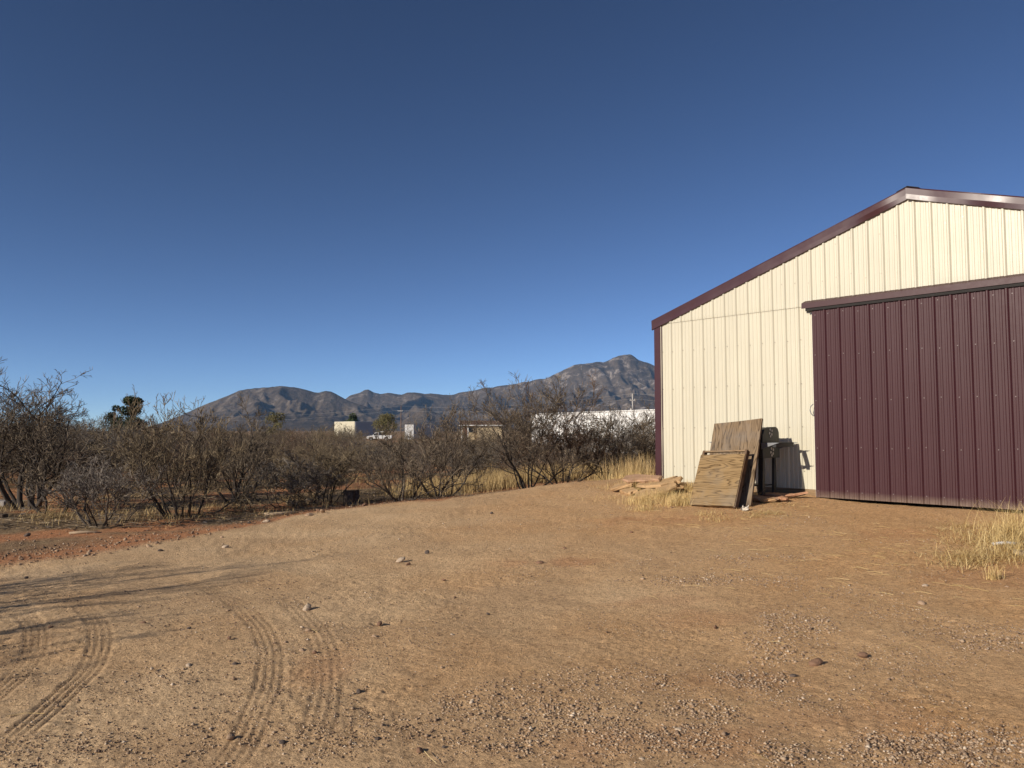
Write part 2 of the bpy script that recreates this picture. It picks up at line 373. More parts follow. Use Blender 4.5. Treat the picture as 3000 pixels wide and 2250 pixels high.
# ------------------------------------------------------------------ ground
def poly_world(pts):
    return np.array([on_ground(x, y) for x, y in pts])
K = 0.4973
def fg(pts, ox=0): return [(ox + x * K, 1500 + y * K) for x, y in pts]
TRACKS = [
    (fg([(95, 560), (150, 610), (195, 670), (215, 740), (195, 840), (125, 930), (35, 1020), (-70, 1110), (-200, 1210)]), 0.17, 1.0),
    (fg([(300, 465), (400, 505), (500, 570), (570, 650), (592, 740), (572, 840), (512, 940), (420, 1035), (320, 1125), (220, 1220), (120, 1310), (20, 1400), (-80, 1480)]), 0.18, 1.15),
    (fg([(960, 372), (1080, 402), (1250, 455), (1400, 540), (1510, 640), (1575, 740), (1597, 840), (1592, 960), (1572, 1060), (1530, 1160), (1490, 1260), (1430, 1370), (1350, 1480), (1270, 1580)]), 0.19, 0.9),
    (fg([(1330, 375), (1460, 400), (1640, 480), (1790, 600), (1880, 720), (1925, 840), (1935, 960), (1930, 1060), (1905, 1200), (1860, 1320), (1800, 1450), (1740, 1570)]), 0.21, 0.6),
    (fg([(730, 930), (785, 1020), (815, 1120), (825, 1210)]), 0.16, 0.5),
    ([(2400, 1690), (2280, 1760), (2160, 1850), (2050, 1960), (1930, 2060), (1830, 2150)], 0.26, 0.12),
    ([(1350, 1950), (1500, 1900), (1700, 1845), (1900, 1790)], 0.24, 0.15),
]
def build_ground():
    az_d = np.radians(np.arange(-40, 40.01, 0.14))
    az_s = np.radians(np.concatenate([np.arange(45, 315.1, 5)]))
    az = np.concatenate([az_d, az_s])
    r = np.concatenate([np.geomspace(0.3, 2.4, 14)[:-1], np.geomspace(2.4, 9.5, 410)[:-1], np.geomspace(9.5, 30, 120)[:-1], np.geomspace(30, 300, 50)[:-1], np.geomspace(300, 14000, 40)])
    A, Rr = np.meshgrid(az, r)
    X = Rr * np.sin(A); Y = Rr * np.cos(A)
    Z = G(X, Y)
    s, n = wall_coords(X, Y)
    near = 1 - sstep(18, 30, Rr)
    # soft unevenness, crusts and clods
    Z += near * ((fbm(X * 1.6, Y * 1.6, 3, 11) - 0.5) * 0.045 + (fbm(X * 7, Y * 7, 3, 21) - 0.5) * 0.016)
    rough = sstep(0.42, 0.62, fbm(X * 0.9 + 3, Y * 0.9, 3, 31))
    Z += near * (fbm(X * 26, Y * 26, 3, 41, 0.7) - 0.5) * (0.010 + 0.016 * rough)
    # tyre tracks pressed into the sand
    trk = np.zeros_like(Z)
    base_z = G(X, Y)
    sel = (np.abs(A) < R(40.5)) & (Rr < 14)
    xs, ys = X[sel], Y[sel]; dz = np.zeros_like(xs); tk = np.zeros_like(xs); gv = np.zeros_like(xs)
    for pts, width, depth in TRACKS:
        W = poly_world([(x, min(y, 2400)) for x, y in pts])
        # densify with Catmull-Rom
        D = []
        for i in range(len(W) - 1):
            p0, p1, p2, p3 = W[max(i - 1, 0)], W[i], W[i + 1], W[min(i + 2, len(W) - 1)]
            for q in np.linspace(0, 1, 12, endpoint=False):
                D.append(0.5 * (2 * p1 + (p2 - p0) * q + (2 * p0 - 5 * p1 + 4 * p2 - p3) * q * q + (3 * p1 - p0 - 3 * p2 + p3) * q ** 3))
        D = np.array(D)
        best = np.full(xs.shape, 9.0); side = np.zeros(xs.shape); along = np.zeros(xs.shape)
        L = 0
        for i in range(len(D) - 1):
            a, bq = D[i], D[i + 1]; e = bq - a; ln = np.hypot(*e)
            if ln < 1e-6: continue
            m = (xs > min(a[0], bq[0]) - .5) & (xs < max(a[0], bq[0]) + .5) & (ys > min(a[1], bq[1]) - .5) & (ys < max(a[1], bq[1]) + .5)
            idx = np.nonzero(m)[0]
            qx, qy = xs[idx] - a[0], ys[idx] - a[1]
            t = np.clip((qx * e[0] + qy * e[1]) / ln ** 2, 0, 1)
            d = np.hypot(qx - t * e[0], qy - t * e[1]); sg = np.sign(qx * e[1] - qy * e[0])
            up = d < best[idx]; ii = idx[up]
            best[ii] = d[up]; side[ii] = (d * sg)[up]; along[ii] = (L + t * ln)[up]
            L += ln
        inside = 1 - sstep(width * 0.46, width * 0.56, best)
        fade = np.clip(np.minimum(along, L - along) / 0.5, 0, 1) * (0.6 + 0.4 * sstep(0.25, 0.6, vnoise(xs * 3.1, ys * 3.1, 77)))
        ribs = np.cos(side / width * 2 * math.pi * 4.0)
        lug = np.sign(np.sin(along / 0.035 + side * 40)) * 0.25
        prof = inside * (-0.012 + 0.013 * np.clip(ribs * 2.2, -1, 1) + 0.004 * lug) + 0.006 * np.exp(-((best - width * 0.58) / 0.02) ** 2)
        dz += prof * depth * 0.29 * fade; tk = np.maximum(tk, inside * depth * fade); gv = np.maximum(gv, inside * depth * fade * sstep(0.2, -0.6, ribs))
    tk = np.clip(tk * 1.3, 0, 1)
    Z[sel] = Z[sel] * (1 - 0.8 * tk) + (base_z[sel] + (fbm(xs * 1.6, ys * 1.6, 3, 11) - 0.5) * 0.045) * 0.8 * tk + dz; trk[sel] = gv
    # keep the ground below the slab inside the barn
    verts = np.stack([X.ravel(), Y.ravel(), Z.ravel()], 1)
    nr, na = len(r), len(az)
    i = np.arange(nr - 1)[:, None]; j = np.arange(na)[None, :]; j2 = (j + 1) % na
    F = np.stack([(i * na + j) + 0 * j2, i * na + j2, (i + 1) * na + j2, (i + 1) * na + j + 0 * j2], -1).reshape(-1, 4)
    # centre fan replaced by one small n-gon of quads is not needed: the hole lies under the camera's feet
    c = len(verts); verts = np.vstack([verts, [[0, 0, -0.5]]])
    me = np_mesh('ground', verts, np.vstack([F, np.stack([np.full(na // 2, c), np.arange(0, na - 1, 2)[:na // 2], np.arange(1, na, 2)[:na // 2], np.arange(2, na + 1, 2)[:na // 2] % na], 1)]), True)
    # where each soil lies
    edge = poly_world([(-400, 1715), (0, 1662), (300, 1628), (500, 1590), (700, 1548), (900, 1505), (1100, 1478), (1300, 1462), (1450, 1440), (1600, 1420)])
    fx = np.interp(X, edge[:, 0], edge[:, 1]) + (fbm(X * 0.8, Y * 0.8, 3, 51) - 0.5) * 1.6
    behind = sstep(-0.25, 0.45, Y - fx)
    right = sstep(0.0, 3.0, X)
    red = 0.95 * behind * (1 - 0.75 * right)
    for px, py, ra, rb, k in ((1960, 1521, 1.0, 0.45, .75), (1660, 1648, .7, .25, .7), (2750, 1565, 1.1, .5, .5), (2900, 1690, .9, .5, .5), (2060, 1815, .5, .3, .4), (950, 1960, .22, .45, .55), (2180, 2000, .5, .3, .5), (2010, 2180, .6, .25, .55), (2480, 2110, .6, .3, .4), (1900, 1760, .7, .2, .4)):
        cx, cy = on_ground(px, py)
        q = np.hypot((X - cx) / ra, (Y - cy) / rb) + (fbm(X * 3, Y * 3, 3, 61) - .5) * 1.4
        red = np.maximum(red, 0.6 * k * (1 - sstep(0.2, 1.25, q)))
    warm = np.clip(sstep(-2.5, 5.5, X + 0.15 * Y - 1 + (fbm(X * .6, Y * .6, 3, 71) - .5) * 5) * 0.9 + 0.3 * sstep(.45, .75, fbm(X * 1.3, Y * 1.3, 3, 72)), 0, 1)
    litter = sstep(0.5, 3.0, Y - fx) * sstep(0.36, 0.52, fbm(X * 0.7, Y * 0.7, 3, 81)) * (1 - 0.3 * right)
    litter = np.maximum(litter, sstep(22, 40, Rr) * 0.7)
    for nm, v in (('red', red), ('warm', warm), ('litter', litter), ('groove', np.clip(trk, 0, 1))):
        fattr(me, nm, np.append(v.ravel(), 0))
    o = link('ground', me, M['dirt']); tag(o, kind='structure')
    return edge
EDGE = build_ground()

# ------------------------------------------------------------------ mountains
def build_mountains():
    H0 = 1262.0
    def prof(pts): 
        a = np.array(pts, float); return (a[:, 0] - 1500) / 2250, (H0 - a[:, 1]) / 2250
    ranges = [
        # (silhouette, crest distance, front half-width, spur scale, spur depth, rock)
        (prof([(380, 1262), (470, 1238), (530, 1213), (560, 1200), (600, 1180), (650, 1163), (700, 1141), (740, 1134), (780, 1130), (820, 1128), (860, 1130), (890, 1138), (920, 1145), (935, 1146), (955, 1141), (970, 1142), (985, 1150), (1005, 1161), (1025, 1171), (1060, 1184), (1100, 1199), (1140, 1215), (1190, 1235), (1260, 1262)]), 6400, 1900, 300, .80, .35),
        (prof([(900, 1262), (960, 1220), (1000, 1180), (1012, 1166), (1022, 1157), (1040, 1151), (1055, 1147), (1068, 1140), (1078, 1139), (1092, 1146), (1112, 1151), (1135, 1147), (1150, 1149), (1175, 1154), (1192, 1148), (1215, 1147), (1243, 1150), (1262, 1149), (1280, 1152), (1312, 1154), (1350, 1148), (1385, 1142), (1420, 1133), (1440, 1134), (1480, 1125), (1520, 1118), (1560, 1110), (1600, 1103), (1640, 1085), (1680, 1067), (1700, 1063), (1735, 1058), (1770, 1055), (1790, 1049), (1812, 1039), (1832, 1035), (1850, 1036), (1870, 1046), (1890, 1057), (1910, 1063), (1930, 1069), (1980, 1090), (2060, 1100), (2200, 1140), (2500, 1190), (2900, 1230), (3300, 1262)]), 8200, 3000, 420, .85, .75),
        (prof([(1080, 1262), (1140, 1243), (1180, 1228), (1215, 1208), (1240, 1194), (1252, 1191), (1275, 1206), (1310, 1222), (1370, 1240), (1450, 1262)]), 5200, 900, 170, .6, .5),
        (prof([(1250, 1262), (1330, 1228), (1420, 1205), (1500, 1190), (1580, 1194), (1660, 1180), (1720, 1185), (1800, 1168), (1880, 1150), (1930, 1160), (2050, 1200), (2300, 1262)]), 6000, 1500, 240, .85, .8),
    ]
    u = np.linspace(-0.60, 0.62, 720); r = np.concatenate([np.linspace(3900, 8400, 150), np.linspace(8500, 11000, 10)])
    U, Yr = np.meshgrid(u, r)
    X = U * Yr; Y = Yr
    Z = np.full_like(X, -8.0); rock = np.zeros_like(X)
    for k, ((pu, ph), rc, w, sc, dep, rk) in enumerate(ranges):
        crest = np.interp(U, pu, ph, left=0, right=0) * rc
        crest = crest * (1 + (fbm(U * 90, Yr * 0 + k, 3, 300 + k) - .5) * 0.035)
        q = np.where(Y < rc, (rc - Y) / w, (Y - rc) / (w * 0.8))
        q = np.clip(q, 0, 1)
        # spurs run down the slope; ridged noise warped sideways
        wx = X + (fbm(X / 900, Y / 900, 3, 320 + k) - .5) * 700
        rid = 1 - np.abs(2 * vnoise(wx / sc, Y / (sc * 2.6), 340 + k) - 1)
        rid2 = 1 - np.abs(2 * vnoise(wx / (sc * .45) + 5, Y / (sc * 1.1), 350 + k) - 1)
        rid3 = 1 - np.abs(2 * vnoise(wx / (sc * .2) + 5, Y / (sc * .5), 360 + k) - 1)
        spur = 0.55 * rid + 0.29 * rid2 + 0.16 * rid3
        base = (1 - q) ** 1.05
        mod = np.clip(q * 6, 0, 1) * np.clip((1 - q) * 2.2, 0, 1)
        h = crest * base * (1 - dep * mod * (1 - spur) * 1.25)
        h = h + np.where(crest > 5, mod * (crest * 0.05 * (fbm(X / 60, Y / 60, 3, 370 + k) - .5) + crest * 0.10 * (fbm(X / 190, Y / 240, 3, 390 + k) - .5)), 0) - 6
        up = h > Z
        Z = np.where(up, h, Z)
        rock = np.where(up, rk * sstep(0.30, 0.75, h / np.maximum(crest.max() * .8, 1)), rock)
    nr, nu = X.shape
    i = np.arange(nr - 1)[:, None]; j = np.arange(nu - 1)[None, :]
    F = np.stack([i * nu + j, i * nu + j + 1, (i + 1) * nu + j + 1, (i + 1) * nu + j], -1).reshape(-1, 4)
    me = np_mesh('mountains', np.stack([X.ravel(), Y.ravel(), Z.ravel()], 1), F, True)
    fattr(me, 'rock', rock.ravel())
    tag(link('mountains', me, M['mountain']), kind='structure')
build_mountains()

# ------------------------------------------------------------------ barn
PITCHR = 0.2335
T_W = 9.42; T_AP = 4.71; Z_SEAM = 3.13; EAVE = 3.17; SLOPE = 0.322
DOOR0, DOOR1 = 3.20, 6.26
def roof_z(t): return EAVE + SLOPE * (T_AP - abs(t - T_AP))
RIB = [(-0.002, 0.0), (0.012, 0.019), (0.015, 0.022), (0.033, 0.022), (0.036, 0.020), (0.054, 0.0)]
def profile(t0, t1, phase=0.0):
    """(t, out) points of a ribbed steel sheet between t0 and t1"""
    out = [(t0, 0.0)]
    k = int(math.floor((t0 - phase) / PITCHR)) - 1
    while True:
        b = phase + k * PITCHR
        if b > t1: break
        pts = [(b + x - 0.026, y) for x, y in RIB]
        for c in (0.335, 0.665):
            m = b + PITCHR * c
            pts += [(m - 0.019, 0), (m - 0.012, 0.006), (m + 0.012, 0.006), (m + 0.019, 0)]
        for x, y in pts:
            if t0 + 1e-4 < x < t1 - 1e-4: out.append((x, y))
        k += 1
    out.append((t1, 0.0))
    return out
def sheet(name, t0, t1, zb, zt, off, mat, parent, phase=0.0, warp=0.0, seed=0, rows=8):
    pr = profile(t0, t1, phase); n = len(pr); V = []; 
    for r_ in range(rows + 1):
        for (t, y) in pr:
            a = zb(t) if callable(zb) else zb; b_ = zt(t) if callable(zt) else zt
            z = a + (b_ - a) * r_ / rows
            w = warp * (float(fbm(np.array(t * 1.7 + seed), np.array(z * 1.1 + seed), 2, 9)) - 0.5) if 0 < r_ < rows else 0
            V.append(tuple(WP(t, off + y + w, z)))
    F = [(r_ * n + i + 1, r_ * n + i, (r_ + 1) * n + i, (r_ + 1) * n + i + 1) for r_ in range(rows) for i in range(n - 1)]
    me = bpy.data.meshes.new(name); me.from_pydata(V, [], F); me.update()
    return link(name, me, mat, parent)

barn = empty('barn', (0, 0, 0), 0, 'cream ribbed steel barn with maroon trim and sliding door', 'barn')
PANEL = PITCHR * 4
def top_of(t): return roof_z(t) - 0.02
k = 0; t = 0.03
edges = [0.03] + [0.5 * PITCHR + 0.030 + PANEL * i for i in range(0, 10)] + [T_W - 0.03]
for a, b_ in zip(edges[:-1], edges[1:]):
    k += 1
    # lower course, left and right of the door opening
    lo, hi = a, b_
    if lo < DOOR0 + 0.02: sheet('wall_panel', lo, min(hi, DOOR0 + 0.02), 0.10, lambda t: min(Z_SEAM + 0.03, top_of(t)), 0.0, M['cream'], barn, 0.5 * PITCHR, 0.006, k, 12)
    if hi > DOOR1 - 0.02: sheet('wall_panel', max(lo, DOOR1 - 0.02), hi, 0.105, lambda t: min(Z_SEAM + 0.03, top_of(t)), 0.0, M['cream'], barn, 0.5 * PITCHR, 0.006, k, 12)
    # gable course laps 4 mm in front
    la = max(a, (Z_SEAM + 0.03 - EAVE + 0.02) / SLOPE); lb = min(b_, T_W - (Z_SEAM + 0.03 - EAVE + 0.02) / SLOPE)
    if lb - la > 0.05:
        sheet('wall_panel', la, lb, Z_SEAM, top_of, 0.013, M['cream'], barn, 0.5 * PITCHR, 0.012, k + 20, 8)
# base boards under the sheets
for a, b_ in ((0.02, 1.6), (1.605, DOOR0 - 0.02), (DOOR1 + 0.02, T_W - 0.02)):
    m = MB(); m.hexa([WP(a, -0.04, -0.15), WP(b_, -0.04, -0.15), WP(b_, -0.002, -0.15), WP(a, -0.002, -0.15), WP(a, -0.04, 0.12), WP(b_, -0.04, 0.12), WP(b_, -0.002, 0.12), WP(a, -0.002, 0.12)])
    m.build('base_board', M['lumber_h'], barn)
# door posts
for a in (DOOR0 - 0.035, DOOR1 - 0.035):
    m = MB(); m.hexa([WP(a, -0.04, -0.1), WP(a + 0.07, -0.04, -0.1), WP(a + 0.07, 0.035, -0.1), WP(a, 0.035, -0.1), WP(a, -0.04, 3.05), WP(a + 0.07, -0.04, 3.05), WP(a + 0.07, 0.035, 3.05), WP(a, 0.035, 3.05)])
    m.build('door_jamb', M['jamb'], barn)
# corner trims
for a, b_, c in ((-0.03, 0.145, 0), (T_W - 0.145, T_W + 0.03, 1)):
    m = MB()
    pr = [(a, -0.10), (a, 0.030), (a + 0.006, 0.034), (b_ - 0.03, 0.034), (b_ - 0.026, 0.020), (b_, 0.018)] if c == 0 else [(b_, -0.10), (b_, 0.030), (b_ - 0.006, 0.034), (a + 0.03, 0.034), (a + 0.026, 0.020), (a, 0.018)]
    zs = [0.04, 0.5, 1.0, 1.25, 1.27, 1.8, 2.4, EAVE + 0.02]
    for i in range(len(pr) - 1):
        for q in range(len(zs) - 1):
            w0 = 0.004 * math.sin(zs[q] * 5); w1 = 0.004 * math.sin(zs[q + 1] * 5)
            m.poly([WP(pr[i][0], pr[i][1] + w0, zs[q]), WP(pr[i + 1][0], pr[i + 1][1] + w0, zs[q]), WP(pr[i + 1][0], pr[i + 1][1] + w1, zs[q + 1]), WP(pr[i][0], pr[i][1] + w1, zs[q + 1])])
    m.build('corner_trim', M['maroon_trim'], barn)
# rake trims: a folded fascia with slight dents
def rake(side):
    m = MB(); N = 44; rows = []
    for i in range(N + 1):
        f = i / N
        t = (-0.07 + (T_AP + 0.07) * f) if side == 0 else (T_W + 0.07 - (T_AP + 0.07) * f)
        zr = EAVE + SLOPE * (T_AP - abs(t - T_AP)) + 0.07
        d = 0.010 * (float(fbm(np.array(t * 2.3 + 40 * side), np.array(0.5), 2, 3)) - 0.5) * 2
        kick = 0.045 * max(0, 1 - abs(t - T_AP) / 0.34) if side == 1 else 0.0
        tw = 0.03 * math.exp(-((f - 0.90) / 0.05) ** 2) if side == 0 else 0.018 * math.exp(-((f - 0.78) / 0.05) ** 2)
        rows.append([WP(t, -0.12, zr + 0.012), WP(t, 0.050, zr), WP(t, 0.056 + d + kick, zr - 0.02), WP(t, 0.050 + d * 1.5 + tw + kick, zr - 0.11), WP(t, 0.052 + d * 0.5 + kick, zr - 0.185), WP(t, 0.030, zr - 0.195)])
    V = []; F = []
    for j in range(5):
        b_ = len(V)
        for i in range(N + 1): V += [tuple(rows[i][j]), tuple(rows[i][j + 1])]
        F += [(b_ + 2 * i, b_ + 2 * i + 2, b_ + 2 * i + 3, b_ + 2 * i + 1) for i in range(N)]
    return link('rake_trim', np_mesh('rake_trim', V, F, True), M['maroon_trim'], barn)
rake(0); rake(1)
# roof sheets, ridge cap, back and side walls
BACK = -12.2
for side in (0, 1):
    e = -0.06 if side == 0 else T_W + 0.06
    pr = []
    x = -0.10
    while x > BACK - 0.1:
        for dx, h in RIB: pr.append((x - dx, h))
        x -= PITCHR
    m = MB(); n = len(pr)
    za = EAVE + SLOPE * (-0.06) + 0.055; zb = EAVE + SLOPE * T_AP + 0.055
    for i in range(n - 1):
        m.poly([WP(e, pr[i][0], za + pr[i][1]), WP(T_AP, pr[i][0], zb + pr[i][1]), WP(T_AP, pr[i + 1][0], zb + pr[i + 1][1]), WP(e, pr[i + 1][0], za + pr[i + 1][1])])
    m.build('roof_slope', M['maroon_trim'], barn)
m = MB(); zb = EAVE + SLOPE * T_AP + 0.085
m.prism([WP(T_AP - 0.16, 0.03, zb - 0.045), WP(T_AP, 0.03, zb + 0.012), WP(T_AP + 0.16, 0.03, zb - 0.045), WP(T_AP + 0.16, 0.03, zb - 0.055), WP(T_AP, 0.03, zb + 0.002), WP(T_AP - 0.16, 0.03, zb - 0.055)], (WP(0, BACK, 0) - WP(0, 0.03, 0)))
m.build('ridge_cap', M['dark_gap'], barn)
for e in (0.0, T_W):
    m = MB(); x = -0.1
    pr = []
    while x > BACK:
        for dx, h in RIB: pr.append((x - dx, h))
        x -= PITCHR
    sg = -1 if e == 0 else 1
    for i in range(len(pr) - 1):
        m.poly([WP(e + sg * pr[i][1], pr[i][0], 0.0), WP(e + sg * pr[i + 1][1], pr[i + 1][0], 0.0), WP(e + sg * pr[i + 1][1], pr[i + 1][0], EAVE), WP(e + sg * pr[i][1], pr[i][0], EAVE)])
    m.build('side_wall', M['cream'], barn)
m = MB(); m.poly([WP(0, BACK, 0), WP(T_W, BACK, 0), WP(T_W, BACK, EAVE), WP(T_AP, BACK, EAVE + SLOPE * T_AP), WP(0, BACK, EAVE)])
m.build('back_wall', M['cream'], barn)
# door hood and track
HZ = 3.20
m = MB(); H0, H1 = DOOR0 - 0.15, DOOR1 + 0.02
m.prism([WP(H0, 0.012, HZ + 0.02), WP(H0, 0.15, HZ - 0.035), WP(H0, 0.155, HZ - 0.125), WP(H0, 0.150, HZ - 0.125), WP(H0, 0.145, HZ - 0.040), WP(H0, 0.012, HZ + 0.014)], WP(H1, 0, 0) - WP(H0, 0, 0))
m.build('door_hood', M['maroon'], barn)
m = MB(); m.prism([WP(H1 + 0.01, 0.012, HZ + 0.03), WP(H1 + 0.01, 0.16, HZ - 0.02), WP(H1 + 0.01, 0.165, HZ - 0.11), WP(H1 + 0.01, 0.15, HZ - 0.11), WP(H1 + 0.01, 0.012, HZ + 0.02)], WP(H1 + 2.9, 0, 0) - WP(H1, 0, 0))
m.build('door_hood', M['cream'], barn)
m = MB(); m.hexa([WP(H0 + 0.06, 0.02, HZ - 0.17), WP(H1, 0.02, HZ - 0.17), WP(H1, 0.14, HZ - 0.17), WP(H0 + 0.06, 0.14, HZ - 0.17), WP(H0 + 0.06, 0.02, HZ - 0.06), WP(H1, 0.02, HZ - 0.06), WP(H1, 0.14, HZ - 0.06), WP(H0 + 0.06, 0.14, HZ - 0.06)])
m.build('door_track', M['dark_gap'], barn)
# sliding door: four sheets on a frame
DZ0, DZ1 = -0.02, 3.06
df = MB(); 
for a, b_ in ((DOOR0, DOOR0 + 0.03), (DOOR1 - 0.03, DOOR1)):
    df.hexa([WP(a, 0.045, DZ0), WP(b_, 0.045, DZ0), WP(b_, 0.10, DZ0), WP(a, 0.10, DZ0), WP(a, 0.045, DZ1), WP(b_, 0.045, DZ1), WP(b_, 0.10, DZ1), WP(a, 0.10, DZ1)])
df.hexa([WP(DOOR0 + 0.031, 0.05, DZ0 + .06), WP(DOOR1 - 0.031, 0.05, DZ0 + .06), WP(DOOR1 - 0.031, 0.09, DZ0 + .06), WP(DOOR0 + 0.031, 0.09, DZ0 + .06), WP(DOOR0 + 0.031, 0.05, DZ1), WP(DOOR1 - 0.031, 0.05, DZ1), WP(DOOR1 - 0.031, 0.09, DZ1), WP(DOOR0 + 0.031, 0.09, DZ1)])
door = df.build('sliding_door', M['dark_gap'], barn)
dph = DOOR0 - 0.02
dedges = [DOOR0 + 0.001] + [dph + 0.030 + PANEL * i for i in (1, 2, 3)] + [DOOR1 - 0.001]
for i, (a, b_) in enumerate(zip(dedges[:-1], dedges[1:])):
    sheet('door_panel', a, b_, DZ0 + 0.01, DZ1, 0.105 + 0.002 * (i % 2), M['maroon'], door, dph, 0.006, 60 + i, 12)
m = MB(); m.tube([WP(DOOR0 - 0.01, 0.10, 1.30), WP(DOOR0 - 0.045, 0.115, 1.34), WP(DOOR0 - 0.06, 0.12, 1.40), WP(DOOR0 - 0.045, 0.115, 1.46), WP(DOOR0 - 0.01, 0.10, 1.50)], 0.008, 6)
m.build('door_handle', M['grill_grey'], door)
# screws: too small to pick apart
def screws(rows, t0, t1, phase, off, parent, shift, jit, mt='screw'):
    rng = np.random.default_rng(5); m = MB()
    for z in rows:
        b = phase
        while b < t1:
            tt = b + PITCHR * shift
            if t0 < tt < t1:
                zz = z + rng.normal(0, jit); tj = tt + rng.normal(0, 0.006)
                if zz < roof_z(tt) - 0.18:
                    c = WP(tj, off, zz); e = [WP(tj + 0.0095 * math.cos(q), off, zz + 0.0095 * math.sin(q)) for q in np.arange(6) * math.pi / 3]
                    e2 = [p + Vector((WN[0], WN[1], 0)) * 0.007 for p in e]
                    m.poly(e2)
                    for i in range(6): m.poly([e[i], e[(i + 1) % 6], e2[(i + 1) % 6], e2[i]])
            b += PITCHR
    o = m.build('screw', M[mt], parent); tag(o, kind='stuff')
screws((0.39, 1.12, 1.855, 2.58), 0.12, DOOR0 - 0.1, 0.5 * PITCHR, 0.0035, barn, 0.16, 0.008)
screws((3.55, 4.15), 1.0, T_W - 1, 0.5 * PITCHR, 0.008, barn, 0.84, 0.05)
screws((0.10, 0.80, 1.54, 2.285, 2.95), DOOR0 + 0.02, DOOR1 - 0.02, dph, 0.110, door, 0.30, 0.012, 'door_screw')

# ------------------------------------------------------------------ boards, grill and flagstones by the wall
def basis_obj(name, me_builder, O, X, Z, mat, parent=None, bevel=0.002):
    """local x along X, local z along Z, local y out of the sheet"""
    X = Vector(X).normalized(); Z = Vector(Z); Z = (Z - X * Z.dot(X)).normalized(); Y = Z.cross(X)
    o = me_builder.build(name, mat, parent, bevel)
    o.matrix_world = Matrix(((X.x, Y.x, Z.x, O[0]), (X.y, Y.y, Z.y, O[1]), (X.z, Y.z, Z.z, O[2]), (0, 0, 0, 1)))
    return o
# tall sheet
BL, BR_, TL, TR = WP(1.985, 1.62, -0.115), WP(2.87, 1.60, -0.11), WP(1.90, 1.0, 1.18), WP(2.77, 1.0, 1.26)
Xb = (TR - TL).normalized(); Zb = ((TL - BL) + (TR - BR_)).normalized(); Zb = (Zb - Xb * Zb.dot(Xb)).normalized()
wid = (TR - TL).length; hgt = ((TL - BL).length + (TR - BR_).length) / 2
sheet_o = MB(); n_ = 14
Yb = Zb.cross(Xb)
# slightly bowed sheet
def bowed(w, h, th, bow):
    m = MB(); N = 10
    f = lambda q: bow * 4 * q * (1 - q)
    for i in range(N):
        q0, q1 = i / N, (i + 1) / N
        m.poly([(w * q0, f(q0), 0), (w * q1, f(q1), 0), (w * q1, f(q1), h), (w * q0, f(q0), h)])
        m.poly([(w * q0, f(q0) + th, 0), (w * q0, f(q0) + th, h), (w * q1, f(q1) + th, h), (w * q1, f(q1) + th, 0)])
        m.poly([(w * q0, f(q0), h), (w * q1, f(q1), h), (w * q1, f(q1) + th, h), (w * q0, f(q0) + th, h)])
        m.poly([(w * q0, f(q0), 0), (w * q0, f(q0) + th, 0), (w * q1, f(q1) + th, 0), (w * q1, f(q1), 0)])
    m.poly([(0, 0, 0), (0, 0, h), (0, th, h), (0, th, 0)]); m.poly([(w, 0, 0), (w, th, 0), (w, th, h), (w, 0, h)])
    return m
ply = basis_obj('plywood_sheet', bowed(wid, hgt, 0.036, 0.012), TL - Zb * hgt, Xb, Zb, M['ply_v'], None, 0)
tag(ply, 'tall weathered grey plywood sheet leaning on the grill', 'plywood')
# framed box panel
BL, BR_, TL, TR = WP(1.975, 1.80, -0.13), WP(2.775, 1.80, -0.12), WP(1.955, 1.36, 0.70), WP(2.755, 1.36, 0.735)
Xf = (TR - TL).normalized(); Zf = ((TL - BL) + (TR - BR_)).normalized(); Zf = (Zf - Xf * Zf.dot(Xf)).normalized()
w = (TR - TL).length; h = ((TL - BL).length + (TR - BR_).length) / 2
O = TL - Zf * h
Of = O - Zf.cross(Xf) * 0.09       # frame 9 cm deep in front of its back plane
boxp = empty('framed_plywood_panel', O, 0, 'brown framed plywood panel leaning in front of the taller sheet', 'plywood')
bpy.context.view_layer.update()
inv = boxp.matrix_world.inverted()
def fpart(name, x0, x1, y0, y1, z0, z1, mat):
    m = MB(); m.box(x0, x1, y0, y1, z0, z1)
    o = m.build(name, mat, None, 0.002)
    Yf = Zf.cross(Xf)
    mw = Matrix(((Xf.x, Yf.x, Zf.x, O.x), (Xf.y, Yf.y, Zf.y, O.y), (Xf.z, Yf.z, Zf.z, O.z), (0, 0, 0, 1)))
    o.parent = boxp; o.matrix_parent_inverse = inv; o.matrix_world = mw
    return o
# local y points to the wall side (Z x X); the front is at negative y
fpart('side_rail', 0.0, 0.04, -0.085, 0.0, 0.0, h, M['lumber'])
fpart('side_rail', w - 0.04, w, -0.085, 0.0, -0.02, h, M['lumber'])
fpart('top_rail', 0.041, w - 0.041, -0.080, -0.045, h - 0.030, h - 0.002, M['lumber_h'])
fpart('bottom_rail', 0.041, w - 0.041, -0.085, 0.0, 0.002, 0.04, M['lumber_h'])
fpart('plywood_face', -0.008, w - 0.012, -0.1, -0.0855, -0.01, h - 0.085, M['ply_h'])

